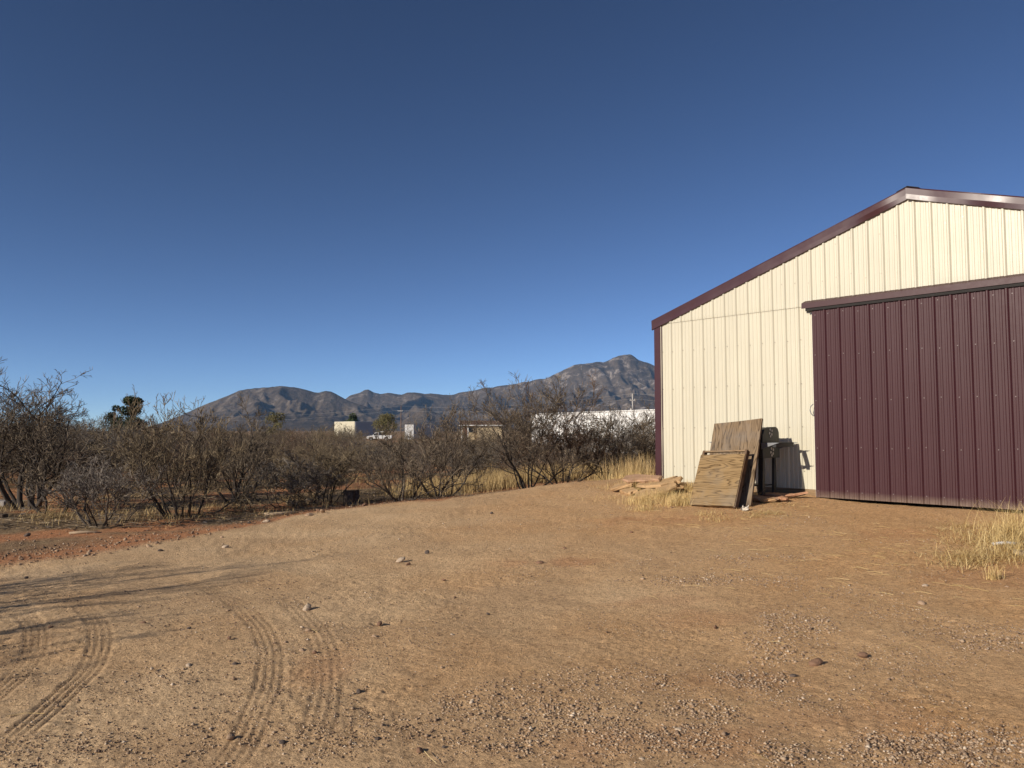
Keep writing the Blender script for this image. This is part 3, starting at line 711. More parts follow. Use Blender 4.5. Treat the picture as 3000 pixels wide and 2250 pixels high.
# gas grill, its right end showing past the sheets
GZ = 0.03
grill = empty('gas_grill', WP(2.2, 0.6, 0.0), 0, 'black gas grill standing behind the plywood by the wall', 'grill')
bpy.context.view_layer.update()
def gbuild(m, name, mat, bevel=0.0, smooth=False, parent=None):
    o = m.build(name, mat, None, bevel, smooth); o.parent = parent or grill
    o.matrix_parent_inverse = (parent or grill).matrix_world.inverted()
    return o
T0, T1 = 2.05, 2.71
dT = WP(1, 0, 0) - WP(0, 0, 0)
m = MB(); m.prism([WP(T0, 0.34, 0.62), WP(T0, 0.88, 0.62), WP(T0, 0.90, 0.862), WP(T0, 0.33, 0.862)], dT * (T1 - T0)); gbuild(m, 'firebox', M['grill_black'], 0.006)
LIDP = [(0.34, 0.868), (0.345, 1.03), (0.38, 1.09), (0.45, 1.118), (0.72, 1.112), (0.80, 1.08), (0.86, 0.99), (0.88, 0.868)]
m = MB(); m.prism([WP(T0 + .02, a, b_) for a, b_ in LIDP], dT * (T1 - T0 - .04)); lid = gbuild(m, 'lid', M['grill_black'], 0.005)
m = MB(); m.tube([WP(T0 + .12, 0.88, 0.97), WP(T0 + .14, 0.93, 0.97), WP(T1 - .14, 0.93, 0.97), WP(T1 - .12, 0.88, 0.97)], 0.012, 8); gbuild(m, 'lid_handle', M['grill_grey'], 0, False, lid)
for tt in (T1 - 0.0195, T0 + 0.007):
    m = MB(); m.prism([WP(tt, 0.615 + (a - 0.615) * 1.03, 0.868 + (b_ - 0.868) * 1.03) for a, b_ in LIDP], dT * 0.0125)
    cap = gbuild(m, 'end_cap', M['grill_black'], 0.003)
def painted_light_leaves(tt, o_c, z_c, nm):
    # solid pale discs in jamb white imitate light through leaf-shaped holes
    for (do, dz, an) in ((0.03, 0.05, .3), (-0.03, 0.03, -.4), (0.05, -0.01, .2), (-0.02, -0.03, -.1), (0.02, -0.06, .5)):
        m = MB(); c = []
        for q in range(8):
            a = 2 * math.pi * q / 8; x = 0.020 * math.cos(a); y = 0.021 * math.sin(a)
            c.append(WP(tt, o_c + do + x * math.cos(an) - y * math.sin(an), z_c + dz + x * math.sin(an) + y * math.cos(an)))
        m.prism(c, dT * 0.003); gbuild(m, nm, M['jamb'])
painted_light_leaves(T1 - 0.0055, 0.60, 1.03, 'painted_light_leaf'); painted_light_leaves(T1 + 0.001, 0.58, 0.72, 'painted_light_leaf')
for sg, te in ((1, T1), (-1, T0)):
    # open side shelf: two tapered rails and an end bar
    out_ = te + sg * 0.32
    for oo in (0.925, 0.33):
        m = MB(); m.prism([WP(te + sg * .003, oo, 0.868), WP(out_, oo, 0.872), WP(out_ - sg * 0.06, oo, 0.855), WP(te + sg * .003, oo, 0.765)], WP(0, 0.014, 0) - WP(0, 0, 0))
        gbuild(m, 'shelf_rail', M['grill_grey'], 0.001)
    m = MB(); m.hexa([WP(out_ - sg * .13, 0.345, 0.80), WP(out_ - sg * .07, 0.345, 0.80), WP(out_ - sg * .07, 0.924, 0.80), WP(out_ - sg * .13, 0.924, 0.80), WP(out_ - sg * .13, 0.345, 0.874), WP(out_ - sg * .07, 0.345, 0.874), WP(out_ - sg * .07, 0.924, 0.874), WP(out_ - sg * .13, 0.924, 0.874)])
    gbuild(m, 'shelf_end_bar', M['grill_black'])
for a in (T0 + 0.02, T1 - 0.10):
    for oo, wdt in ((0.84, 0.09), (0.40, 0.05)):
        m = MB(); m.hexa([WP(a, oo - 0.05, GZ), WP(a + wdt * .9, oo - 0.05, GZ), WP(a + wdt * .9, oo + 0.05, GZ), WP(a, oo + 0.05, GZ), WP(a, oo - 0.03, 0.66), WP(a + wdt, oo - 0.03, 0.66), WP(a + wdt, oo + 0.02, 0.66), WP(a, oo + 0.02, 0.66)])
        gbuild(m, 'leg', M['grill_black'], 0.004)
m = MB(); m.hexa([WP(T0 + .12, 0.42, 0.16), WP(T1 - .11, 0.42, 0.16), WP(T1 - .11, 0.80, 0.16), WP(T0 + .12, 0.80, 0.16), WP(T0 + .12, 0.42, 0.18), WP(T1 - .11, 0.42, 0.18), WP(T1 - .11, 0.80, 0.18), WP(T0 + .12, 0.80, 0.18)]); gbuild(m, 'bottom_shelf', M['grill_black'])

def slab_mesh(rng, rx, ry, th, n=9, rough=0.17):
    m = MB(); ang = np.sort(rng.uniform(0, 2 * math.pi, n) * 0.35 + np.arange(n) / n * 2 * math.pi * 1.0)
    rad = 1 + rng.normal(0, rough, n)
    rings = []
    for f, z in ((0.90, 0.0), (1.0, th * 0.3), (0.98, th * 0.75), (0.93, th)):
        rings.append([(rx * rad[i] * f * math.cos(ang[i]) + rng.normal(0, .006), ry * rad[i] * f * math.sin(ang[i]) + rng.normal(0, .006), z + rng.normal(0, th * 0.06)) for i in range(n)])
    for a, b_ in zip(rings[:-1], rings[1:]):
        for i in range(n):
            j = (i + 1) % n; m.poly([a[i], a[j], b_[j], b_[i]])
    c = len(m.v); top = rings[-1]
    for i in range(n): m.poly([top[i], top[(i + 1) % n], (0, 0, th * 1.03)])
    m.poly(list(reversed(rings[0])))
    return m
FL = [ # t, out, z, rx, ry, th, rot, tilt to camera, side tilt, mat, label
    (0.22, 0.80, 0.155, 0.36, 0.24, 0.055, 0.25, 0.17, -0.05, 'flag_pink', 'broad pink flagstone slab lying topmost on the stone pile'),
    (0.72, 0.66, 0.115, 0.30, 0.26, 0.06, 0.9, 0.20, 0.06, 'flag_tan', 'tan flagstone of the pile beside the plywood, second from top'),
    (0.55, 0.98, 0.055, 0.30, 0.17, 0.06, 0.1, 0.22, 0.02, 'flag_tan', 'tan flagstone jutting forward under the topmost pink slab'),
    (0.02, 1.04, 0.02, 0.30, 0.15, 0.06, 0.3, 0.30, 0.18, 'flag_tan', 'tan flagstone sloping down at the left of the pile'),
    (0.92, 0.98, 0.02, 0.28, 0.18, 0.07, 1.5, 0.28, 0.05, 'flag_tan', 'lower tan flagstone of the pile touching the framed panel'),
    (0.24, 0.72, 0.0, 0.36, 0.26, 0.14, 0.2, 0.05, 0.0, 'flag_tan', 'thick tan flagstone block carrying the pile from below'),
    (0.72, 0.60, -0.01, 0.32, 0.24, 0.11, 0.8, 0.05, 0.0, 'flag_tan', 'tan flagstone block at the back of the pile by the wall'),
    (0.30, 1.25, -0.06, 0.27, 0.15, 0.06, 0.3, 0.32, 0.10, 'flag_tan', 'small tan flagstone at the front foot of the pile'),
    (0.72, 1.24, -0.06, 0.30, 0.17, 0.06, 0.9, 0.34, -0.06, 'flag_tan', 'tan flagstone half hidden by grass at the front of the pile'),
]
rngF = np.random.default_rng(8)
T_AX = Vector((-WD[0], -WD[1], 0)); N_AX = Vector((WN[0], WN[1], 0))
def lay(m, mt, p, rot, tilt, side, lab, grp):
    o = m.build('flagstone', M[mt], None)
    o.matrix_world = Matrix.Translation(p) @ Matrix.Rotation(tilt, 4, T_AX) @ Matrix.Rotation(side, 4, N_AX) @ Matrix.Rotation(rot - 0.82, 4, 'Z')
    tag(o, lab, 'flagstone', grp)
for (t_, o_, z_, rx, ry, th, rot, tilt, side, mt, lab) in FL:
    lay(slab_mesh(rngF, rx, ry, th), mt, WP(t_, o_, z_), rot, tilt, side, lab, 'flagstones piled at the barn corner')
FL2 = [(2.72, 1.02, -0.03, 0.26, 0.15, 0.05, 0.1, 'flag_pink', 'flat reddish flagstone under the front leg of the grill'),
       (2.82, 0.55, 0.01, 0.22, 0.11, 0.035, 0.3, 'flag_red', 'thin orange flagstone by the wall right of the grill leg'),
       (2.98, 0.80, -0.015, 0.19, 0.10, 0.035, 0.0, 'flag_red', 'thin orange flagstone lying nearest the sliding door'),
       (3.03, 0.42, 0.025, 0.17, 0.06, 0.03, 0.7, 'flag_red', 'narrow tilted flagstone sliver against the base board'),
       (2.86, 1.05, -0.04, 0.15, 0.11, 0.05, 0.2, 'flag_tan', 'small pale flagstone in front of the grill legs'),
       (2.60, 0.42, -0.01, 0.20, 0.12, 0.03, 0.5, 'flag_pink', 'shaded flagstone under the back leg of the grill')]
for (t_, o_, z_, rx, ry, th, rot, mt, lab) in FL2:
    lay(slab_mesh(rngF, rx, ry, th), mt, WP(t_, o_, z_), rot, 0.10, 0.18 if 'sliver' in lab else -0.03, lab, 'flat flagstones round the grill')
# small white hollow bone-like piece
def lumpy(rng, n=2, amp=0.18):
    import bmesh
    bm = bmesh.new(); bmesh.ops.create_icosphere(bm, subdivisions=n, radius=1)
    off = rng.uniform(0, 50)
    for v in bm.verts:
        q = v.co
        d = float(fbm(np.array(q.x * 1.3 + off + q.z), np.array(q.y * 1.3 + off - q.z * .7), 2, int(off))) - .5
        v.co = q * (1 + d * amp * 4)
    me = bpy.data.meshes.new('lump'); bm.to_mesh(me); bm.free()
    return me
gx, gy = on_ground(2182, 1497)
rb = np.random.default_rng(3)
bone = empty('bone_fragment', (gx, gy, float(G(gx, gy)) + 0.03), 0, 'small white hollow bone fragment on the dirt before the panels', 'bone')
me = lumpy(rb, 2, 0.25)
for v in me.vertices:
    v.co.x *= 0.065; v.co.y *= 0.04; v.co.z *= 0.036
    if v.co.y < -0.01 and v.co.z > -0.005 and abs(v.co.x + 0.012) < 0.028: v.co.y += 0.045; v.co.z -= 0.012
link('shell', me, M['bone'], bone)
m = MB(); m.tube([(0.02, 0, 0.015), (0.05, 0.005, 0.03), (0.062, 0.0, 0.055)], [0.014, 0.010, 0.006], 7); m.build('prong', M['bone'], bone)
m = MB(); m.tube([(-0.02, 0, 0.02), (-0.028, 0.005, 0.04), (-0.022, 0.0, 0.055)], [0.012, 0.009, 0.004], 7); m.build('prong', M['bone'], bone)
# things at the right edge, in the grass
gx, gy = on_ground(3010, 1632); m = MB(); m.box(-0.21, 0.45, -0.07, 0.07, 0, 0.045)
tag(m.build('board', M['cutwood'], None, 0.004, False, (gx + .1, gy, float(G(gx, gy)) + 0.01), (0, 0.04, -0.25)), 'short pale board end in the grass at the right edge', 'board')
gx, gy = on_ground(3012, 1618)
can = empty('red_can', (gx + 0.03, gy + .06, float(G(gx, gy)) + 0.055), 0, 'red can lying on the pale board at the right edge', 'can')
m = MB(); m.tube([(-.012, 0, 0.035), (0.16, 0, 0.035)], 0.035, 14); m.build('body', M['red_plastic'], can)
m = MB(); m.tube([(-.03, 0, 0.035), (-.012, 0, 0.035)], 0.024, 12); m.build('lid', M['dark_gap'], can)
gx, gy = on_ground(2946, 1604); m = MB(); m.tube([(-0.13, 0, 0.035), (0, 0.005, 0.05), (0.13, 0, 0.04)], 0.017, 8)
tag(m.build('plastic_pipe', M['white_plastic'], None, 0, True, (gx, gy, float(G(gx, gy))), (0, 0, -0.1)), 'short white plastic pipe lying in the golden grass', 'pipe')

# ------------------------------------------------------------------ leafless mesquite
def tubes(P, r0, r1, k, rng, tone):
    """P [B,n,3] polylines -> verts, quads, tone"""
    B, n, _ = P.shape
    T = np.empty_like(P); T[:, 1:-1] = P[:, 2:] - P[:, :-2]; T[:, 0] = P[:, 1] - P[:, 0]; T[:, -1] = P[:, -1] - P[:, -2]
    T /= np.linalg.norm(T, axis=2, keepdims=True) + 1e-9
    ref = np.where(np.abs(T[..., 2:3]) < 0.9, np.array([0, 0, 1.0]), np.array([1.0, 0, 0]))
    a = np.cross(T, ref); a /= np.linalg.norm(a, axis=2, keepdims=True) + 1e-9
    c = np.cross(T, a)
    th = np.arange(k) * 2 * math.pi / k
    f = np.linspace(0, 1, n)[None, :, None, None]
    rad = r0[:, None, None, None] * (1 - f) + r1[:, None, None, None] * f
    V = P[:, :, None, :] + rad * (a[:, :, None, :] * np.cos(th)[None, None, :, None] + c[:, :, None, :] * np.sin(th)[None, None, :, None])
    base = (np.arange(B) * n * k)[:, None, None]; i = (np.arange(n - 1) * k)[None, :, None]; j = np.arange(k)[None, None, :]; j2 = (j + 1) % k
    F = np.stack([base + i + j, base + i + j2, base + i + k + j2, base + i + k + j], -1).reshape(-1, 4)
    tn = np.repeat(np.clip(tone + rng.normal(0, 0.22, B), 0, 1), n * k)
    return V.reshape(-1, 3), F, tn
def walk(rng, start, d, length, n, jit, up):
    B = len(start); P = np.empty((B, n, 3)); P[:, 0] = start; d = d / (np.linalg.norm(d, axis=1, keepdims=True) + 1e-9)
    st = (length / (n - 1))[:, None]
    for i in range(1, n):
        d = d + rng.normal(0, jit, (B, 3)); d[:, 2] += up
        d /= np.linalg.norm(d, axis=1, keepdims=True) + 1e-9
        P[:, i] = P[:, i - 1] + d * st
    return P
def spawn(rng, P, m, ang, tmin=0.2):
    """m children per parent: starting points and directions"""
    B, n, _ = P.shape
    t = rng.uniform(tmin, 1.0, (B, m)) * (n - 1); i = np.minimum(t.astype(int), n - 2); f = (t - i)[..., None]
    bi = np.arange(B)[:, None]
    S = P[bi, i] * (1 - f) + P[bi, i + 1] * f
    T = P[bi, i + 1] - P[bi, i]; T /= np.linalg.norm(T, axis=2, keepdims=True) + 1e-9
    rnd = rng.normal(0, 1, (B, m, 3)); rnd -= (rnd * T).sum(2, keepdims=True) * T; rnd /= np.linalg.norm(rnd, axis=2, keepdims=True) + 1e-9
    a = rng.uniform(ang * 0.6, ang * 1.3, (B, m, 1))
    return S.reshape(-1, 3), (T * np.cos(a) + rnd * np.sin(a)).reshape(-1, 3), (t / (n - 1)).reshape(-1)
def grow(seed, H, W, stems=6, tilt=(0.15, 0.9), thick=0.035, kids=(5, 5, 5, 3), up=0.07, lean=0.0, base_r=0.12, zig=0.21, rmin=0.0046, lod=False):
    rng = np.random.default_rng(seed)
    az = np.arange(stems) / stems * 2 * math.pi + rng.uniform(0, 1.2, stems)
    tl = rng.uniform(tilt[0], tilt[1], stems)
    D = np.stack([np.sin(tl) * np.cos(az) + lean, np.sin(tl) * np.sin(az) * 0.9, np.cos(tl)], 1)
    S = np.stack([np.cos(az) * base_r, np.sin(az) * base_r, np.full(stems, -0.06)], 1)
    L = rng.uniform(0.7, 1.1, stems) * H * 0.62
    lv = []
    P0 = walk(rng, S, D, L, 8, zig * 0.75, up + 0.03); r0 = thick * 0.8 * rng.uniform(0.6, 1.15, stems); lv.append((P0, r0, r0 * 0.35, 6))
    Pp, Lp, rp = P0, L, r0
    cfg = [(kids[0], 0.82, 0.68, 7, 0.50, 5), (kids[1], 0.74, 0.74, 5, 0.56, 4), (kids[2], 0.66, 0.78, 4, 0.66, 3), (kids[3], 0.55, 0.82, 3, 0.80, 3)]
    if lod: cfg = [(a, b_, c, 3, e, 3) for a, b_, c, d_, e, f_ in cfg]
    for (mk, lr, an, n, rr, kk) in cfg:
        if mk == 0: break
        S, D, t = spawn(rng, Pp, mk, an, 0.20)
        D[:, 2] += 0.20
        Ln = np.repeat(Lp, mk) * lr * rng.uniform(0.55, 1.15, len(S)) * (1.08 - 0.45 * t)
        rn = np.repeat(rp, mk) * rr * (1 - 0.5 * t)
        rn = np.maximum(rn, rmin)
        P = walk(rng, S, D, Ln, n, zig, up)
        lv.append((P, rn, np.maximum(rn * 0.45, rmin * 0.7), kk)); Pp, Lp, rp = P, Ln, rn
    allp = np.concatenate([p.reshape(-1, 3) for p, *_ in lv])
    sz = H / np.percentile(allp[:, 2], 99.3); sx = W / (np.percentile(np.abs(allp[:, 0]), 98) + 1e-6)
    sc = np.array([sx, sx, sz])
    out = []
    for li, (P, a, b_, kk) in enumerate(lv):
        P = P * sc; low = P[:, :, 2] < 0.03
        P[:, 1:, 2] = np.where(low[:, 1:], 0.03 + 0.04 * (P[:, 1:, 2] * 7 % 1), P[:, 1:, 2])
        out.append(tubes(P, a, b_, kk, rng, (0.3, 0.4, 0.5, 0.55, 0.6)[li]))
    def join(ls):
        V = []; F = []; T = []; b_ = 0
        for v, f, t in ls: V.append(v); F.append(f + b_); T.append(t); b_ += len(v)
        return np.concatenate(V), np.concatenate(F), np.concatenate(T)
    return join(out[:2]), join(out[2:])
def bush_meshes(*a, mt='twig', **k):
    (v, f, t), (v2, f2, t2) = grow(*a, **k)
    m1 = np_mesh('trunk', v, f, True); fattr(m1, 'tone', t); m1.materials.append(M['bark'])
    m2 = np_mesh('crown', v2, f2, True); fattr(m2, 'tone', t2); m2.materials.append(M[mt])
    return m1, m2
def plant(name, meshes, loc, rz, sc, label, cat, group=None):
    e = empty(name, loc, rz, label, cat, group); e.scale = sc if hasattr(sc, '__len__') else (sc,) * 3
    link('trunk', meshes[0], None, e); link('crown', meshes[1], None, e)
    return e
def place_px(px, Y):
    x = (px - 1500) / 2250 * Y
    return x, Y, float(G(x, Y))
GB = 'leafless mesquites at the edge of the yard'
NEAR = [ # px, distance, top py, half width px, seed, kwargs, label
    (95, 15.6, 1098, 265, 11, dict(stems=7, thick=0.07, tilt=(0.1, 1.1), kids=(6, 6, 6, 3), base_r=0.14), 'tall dark thick-trunked mesquite at the left edge of the picture'),
    (165, 14.8, 1265, 150, 12, dict(stems=3, thick=0.04, tilt=(0.1, 0.8), kids=(6, 5, 5, 2)), 'small thin-trunked mesquite just right of the thick-trunked one'),
    (305, 12.7, 1340, 175, 13, dict(stems=8, thick=0.024, tilt=(0.5, 1.15), kids=(5, 5, 4, 3), base_r=0.10), 'low spreading bare bush standing nearest the yard on the left'),
    (545, 13.9, 1172, 225, 14, dict(stems=14, thick=0.024, tilt=(0.1, 1.0), kids=(5, 5, 4, 3), base_r=0.26), 'big round many-stemmed bare bush left of the charred stump'),
    (705, 16.8, 1178, 175, 15, dict(stems=6, thick=0.05, tilt=(0.1, 0.9), kids=(6, 5, 5, 3), lean=0.12), 'dark leaning mesquite behind the big round bush'),
    (850, 15.6, 1325, 140, 16, dict(stems=9, thick=0.016, tilt=(0.3, 1.1), kids=(5, 5, 4, 3)), 'low grey-brown bush behind the fallen log'),
    (955, 16.4, 1275, 150, 17, dict(stems=9, thick=0.022, tilt=(0.15, 0.95), kids=(5, 5, 4, 3)), 'upright bare bush rising behind the charred stump'),
    (1178, 15.8, 1300, 170, 18, dict(stems=8, thick=0.025, tilt=(0.4, 1.1), kids=(5, 5, 4, 3)), 'wide low mesquite with fanned stems right of the charred stump'),
    (1295, 17.2, 1190, 175, 19, dict(stems=6, thick=0.042, tilt=(0.2, 0.95), kids=(6, 6, 5, 2), lean=0.18), 'mesquite with pale slanting stems left of the tall grass'),
    (1550, 19.5, 1112, 185, 20, dict(stems=7, thick=0.042, tilt=(0.1, 0.8), kids=(6, 6, 6, 3), lean=0.0), 'tallest bare mesquite in front of the long white building'),
    (1650, 20.5, 1120, 175, 21, dict(stems=6, thick=0.042, tilt=(0.1, 1.0), kids=(6, 6, 6, 3), lean=0.12), 'dark mesquite with a curved stem before the white building'),
    (1800, 21.5, 1185, 190, 22, dict(stems=9, thick=0.032, tilt=(0.2, 1.1), kids=(6, 6, 5, 3)), 'dense round mesquite bush nearest the barn corner'),
]
for (px, Y, top, hw, seed, kw, lab) in NEAR:
    x, y, z = place_px(px, Y); ht = at_y(px, top, Y).z - z
    ms = bush_meshes(seed, ht, hw / 2250 * Y, mt={13: 'twig_grey', 14: 'twig_olive', 16: 'twig_grey', 17: 'twig_olive', 21: 'twig_red'}.get(seed, 'twig'), **kw)
    plant('mesquite_tree' if ht > 2.3 else 'mesquite_bush', ms, (x, y, z), 0, 1, lab, 'tree' if ht > 2.3 else 'bush', GB)
# mesquites beside the yard, left of the picture, whose shadows fall across the sand
for i, (x, y, s_, lab) in enumerate(((-8.7, 4.3, 3.7, 'bare mesquite standing left of the yard, farther one'), (-7.6, 1.9, 3.2, 'bare mesquite standing left of the yard, nearer one'))):
    ms = bush_meshes(90 + i, s_, 1.7, stems=5, thick=0.07, tilt=(0.1, 0.6), kids=(5, 4, 3, 2))
    plant('mesquite_tree', ms, (x, y, float(G(x, y))), 0, 1, lab, 'tree', 'mesquites beside the yard')

# the thicket behind
VAR = [bush_meshes(200 + i, 1.0, 0.85 + 0.1 * (i % 3), stems=(5, 8, 10, 6, 12, 7)[i % 6], thick=0.010, tilt=(0.2, 1.05), kids=(5, 5, 4, 2), rmin=0.0022, mt=('twig', 'twig_olive', 'twig_grey', 'twig_red', 'twig_olive', 'twig')[i % 6]) for i in range(6)]
rng = np.random.default_rng(77)
LIM_X = [-600, 0, 120, 250, 330, 420, 540, 640, 760, 860, 960, 1010, 1060, 1080, 1140, 1160, 1180, 1215, 1235, 1340, 1365, 1470, 1490, 1560, 1700, 1940, 2300]
LIM_Y = [1165, 1175, 1190, 1205, 1215, 1215, 1222, 1232, 1236, 1242, 1246, 1250, 1258, 1284, 1286, 1262, 1262, 1266, 1262, 1255, 1266, 1268, 1248, 1245, 1232, 1225, 1225]
cnt = 0; placed = []
tries = 0
while cnt < 145 and tries < 6000:
    tries += 1
    Y = 17.5 + 40 * rng.random() ** 1.25; px = rng.uniform(-350, 1960)
    x = (px - 1500) / 2250 * Y
    s_, n_ = wall_coords(np.array(x), np.array(Y))
    if s_ < 22.8 and n_ < 4: continue
    if Y < np.interp(x, EDGE[:, 0], EDGE[:, 1]) + 3.5: continue
    if Y < (19.5 if px < 1100 else 21.5): continue
    dmin = 1.15 + 0.016 * Y
    if any((x - a) ** 2 + (Y - b_) ** 2 < dmin ** 2 for a, b_ in placed): continue
    z = float(G(x, Y)); lim = min(np.interp(px + d, LIM_X, LIM_Y) for d in (0,)) 
    hw = 1.3 / Y * 2250
    lim = max(np.interp([px - hw * .7, px, px + hw * .7], LIM_X, LIM_Y)) + rng.uniform(-2, 50)
    hmax = at_y(px, lim, Y).z - z
    ht = min(hmax, rng.uniform(1.3, 3.3))
    if ht < 0.8: continue
    placed.append((x, Y)); v = VAR[rng.integers(len(VAR))]
    wd = ht * rng.uniform(0.75, 1.15)
    wd = max(wd, 1.1)
    zone = [q for lim_, q in ((230, 'behind the thick-trunked mesquite at the left edge'), (460, 'below the dark evergreen on the left'), (640, 'behind the big round many-stemmed bush'), (820, 'behind the dark leaning mesquite'), (1040, 'below the far metal building'), (1220, 'below the white pickup truck and trailer'), (1480, 'below the cream house'), (9999, 'before the long white building')) if px < lim_][0]
    dep = 'front-row' if Y < 25 else 'mid-thicket' if Y < 36 else 'farther'
    tall = 'tall' if ht > 2.1 else 'low'
    plant('mesquite_bush', v, (x, Y, z), rng.uniform(0, 6.28), (wd, wd, ht), f'{tall} {dep} bare mesquite {zone}', 'bush', f'{tall} {dep} thicket mesquites {zone}')
    cnt += 1
for i, (px, Y, top, hw, lab) in enumerate(((1000, 62, 1246, 75, 'broad twiggy bush hiding the foot of the far metal building'), (972, 66, 1247, 60, 'twiggy bush left of the broad one before the metal building'), (1030, 70, 1249, 55, 'twiggy bush right of the broad one before the metal building'), (1012, 84, 1248, 60, 'farther twiggy bush before the pale wall of the metal building'), (1195, 70, 1264, 45, 'farther low bush before the travel trailer'), (1205, 44, 1266, 60, 'low bush hiding the foot of the travel trailer'), (1085, 40, 1281, 60, 'low bush in front of the pickup truck'), (1420, 40, 1262, 90, 'wide bare bush in front of the cream house'))):
    x, y, z = place_px(px, Y); ht = at_y(px, top, Y).z - z; wd = hw / 2250 * Y
    plant('mesquite_bush', VAR[(1, 4, 2, 4, 1, 4, 2, 1)[i]], (x, y, z), i * 1.3, (wd, wd, ht), lab, 'bush', 'mesquites before the far buildings')
# far scrub: one mass
def scatter_scrub():
    base = VAR[1][1]; nv = len(base.vertices); 
    V, F, T, b_ = [], [], [], 0
    small = [grow(400 + i, 1.0, 1.0, stems=5, thick=0.02, kids=(3, 3, 3, 0), rmin=0.008, lod=True) for i in range(3)]
    n = 0
    for _ in range(900):
        Y = 56 + 300 * rng.random() ** 1.3; px = rng.uniform(-300, 2000); x = (px - 1500) / 2250 * Y
        if any(abs(px - c) < w for c, w in ((1111, 50),)) and Y > 120: continue
        if 70 < Y < 100 and px > 1540: continue
        z = float(G(x, Y)); lim = np.interp(px, LIM_X, LIM_Y) + rng.uniform(0, 22)
        lim = max(lim, 1238)
        ht = min(at_y(px, lim, Y).z - z, rng.uniform(1.6, 3.2))
        if ht < 0.9: continue
        (v, f, t), (v2, f2, t2) = small[rng.integers(3)]
        a = rng.uniform(0, 6.28); w = ht * rng.uniform(0.8, 1.3)
        R2 = np.array([[math.cos(a), -math.sin(a), 0], [math.sin(a), math.cos(a), 0], [0, 0, 1]])
        # thicken so that the far crowns read as a mass
        vv = (v2 @ R2.T) * np.array([w, w, ht]) + np.array([x, Y, z])
        V.append(vv); F.append(f2 + b_); T.append(np.clip(t2 + rng.normal(0, .15), 0, 1)); b_ += len(vv); n += 1
        if n >= 130: break
    me = np_mesh('scrub', np.concatenate(V), np.concatenate(F)); fattr(me, 'tone', np.concatenate(T))
    tag(link('scrub', me, M['twig_olive']), 'brown scrub spreading over the flat land to the mountains', 'scrub', None, 'stuff')
scatter_scrub()

# ------------------------------------------------------------------ grasses
def blades(rng, base, h, width, lean, spread_dir=None, bend=0.5):
    N = len(base); az = rng.uniform(0, 2 * math.pi, N)
    d = np.stack([np.cos(az), np.sin(az), np.zeros(N)], 1)
    if spread_dir is not None: d = d * 0.6 + spread_dir; d /= np.linalg.norm(d, axis=1, keepdims=True) + 1e-9
    sd = np.stack([-d[:, 1], d[:, 0], np.zeros(N)], 1) * (width * rng.uniform(.6, 1.3, N))[:, None]
    l = (lean * rng.uniform(0.2, 1.3, N))[:, None]; hh = h[:, None]
    upv = np.array([0, 0, 1.0])
    m1 = base + upv * hh * 0.5 + d * hh * l * 0.35; m2 = base + upv * hh * (1 - 0.18 * np.minimum(l, 2) * bend) + d * hh * l
    V = np.stack([base - sd, base + sd, m1 + sd * .8, m1 - sd * .8, m2], 1).reshape(-1, 3)
    b_ = (np.arange(N) * 5)[:, None]
    F = np.concatenate([b_ + [[0, 1, 2]], b_ + [[0, 2, 3]], b_ + [[3, 2, 4]]])
    return V, F, np.repeat(np.clip(rng.normal(0.5, 0.25, N), 0, 1), 5)
def grass_obj(name, parts, mat, label, cat, kind='stuff', group=None):
    V = []; F = []; T = []; b_ = 0
    for v, f, t in parts: V.append(v); F.append(f + b_); T.append(t); b_ += len(v)
    me = np_mesh(name, np.concatenate(V), np.concatenate(F)); fattr(me, 'tone', np.concatenate(T))
    o = link(name, me, M[mat]); return tag(o, label, cat, group, kind)
rg = np.random.default_rng(21)
def on_g(x, y): return np.stack([x, y, G(x, y) - 0.005], 1)
# tall dry grass belt between the yard and the mesquites on the right
def belt():
    parts = []
    line = poly_world([(1160, 1462), (1300, 1452), (1400, 1440), (1500, 1424), (1600, 1412), (1700, 1405), (1800, 1401), (1905, 1399)])
    for i in range(290):
        q = rg.uniform(0, len(line) - 1.001) ; q = (len(line) - 1.001) * (q / (len(line) - 1.001)) ** 0.75; k_ = int(q); c = line[k_] * (1 - (q - k_)) + line[k_ + 1] * (q - k_)
        dep = rg.exponential(1.6); cx = c[0] - 0.05 * dep + rg.normal(0, .1); cy = c[1] + 0.25 + dep
        if wall_coords(cx, cy)[0] < S_CORNER + 0.3 and wall_coords(cx, cy)[1] < 0.5: continue
        n = rg.integers(45, 130); rr = rg.uniform(.12, .35)
        bx = cx + rg.normal(0, rr, n); by = cy + rg.normal(0, rr, n)
        hgt_ = rg.uniform(.25, 0.62) * (0.6 + 0.4 * q / 7)
        parts.append(blades(rg, on_g(bx, by), hgt_ * rg.uniform(.5, 1.25, n), 0.0045, 0.35))
    grass_obj('tall_dry_grass', parts, 'grass_tan', 'tall dry tan grass between the yard and the bare mesquites', 'grass')
belt()
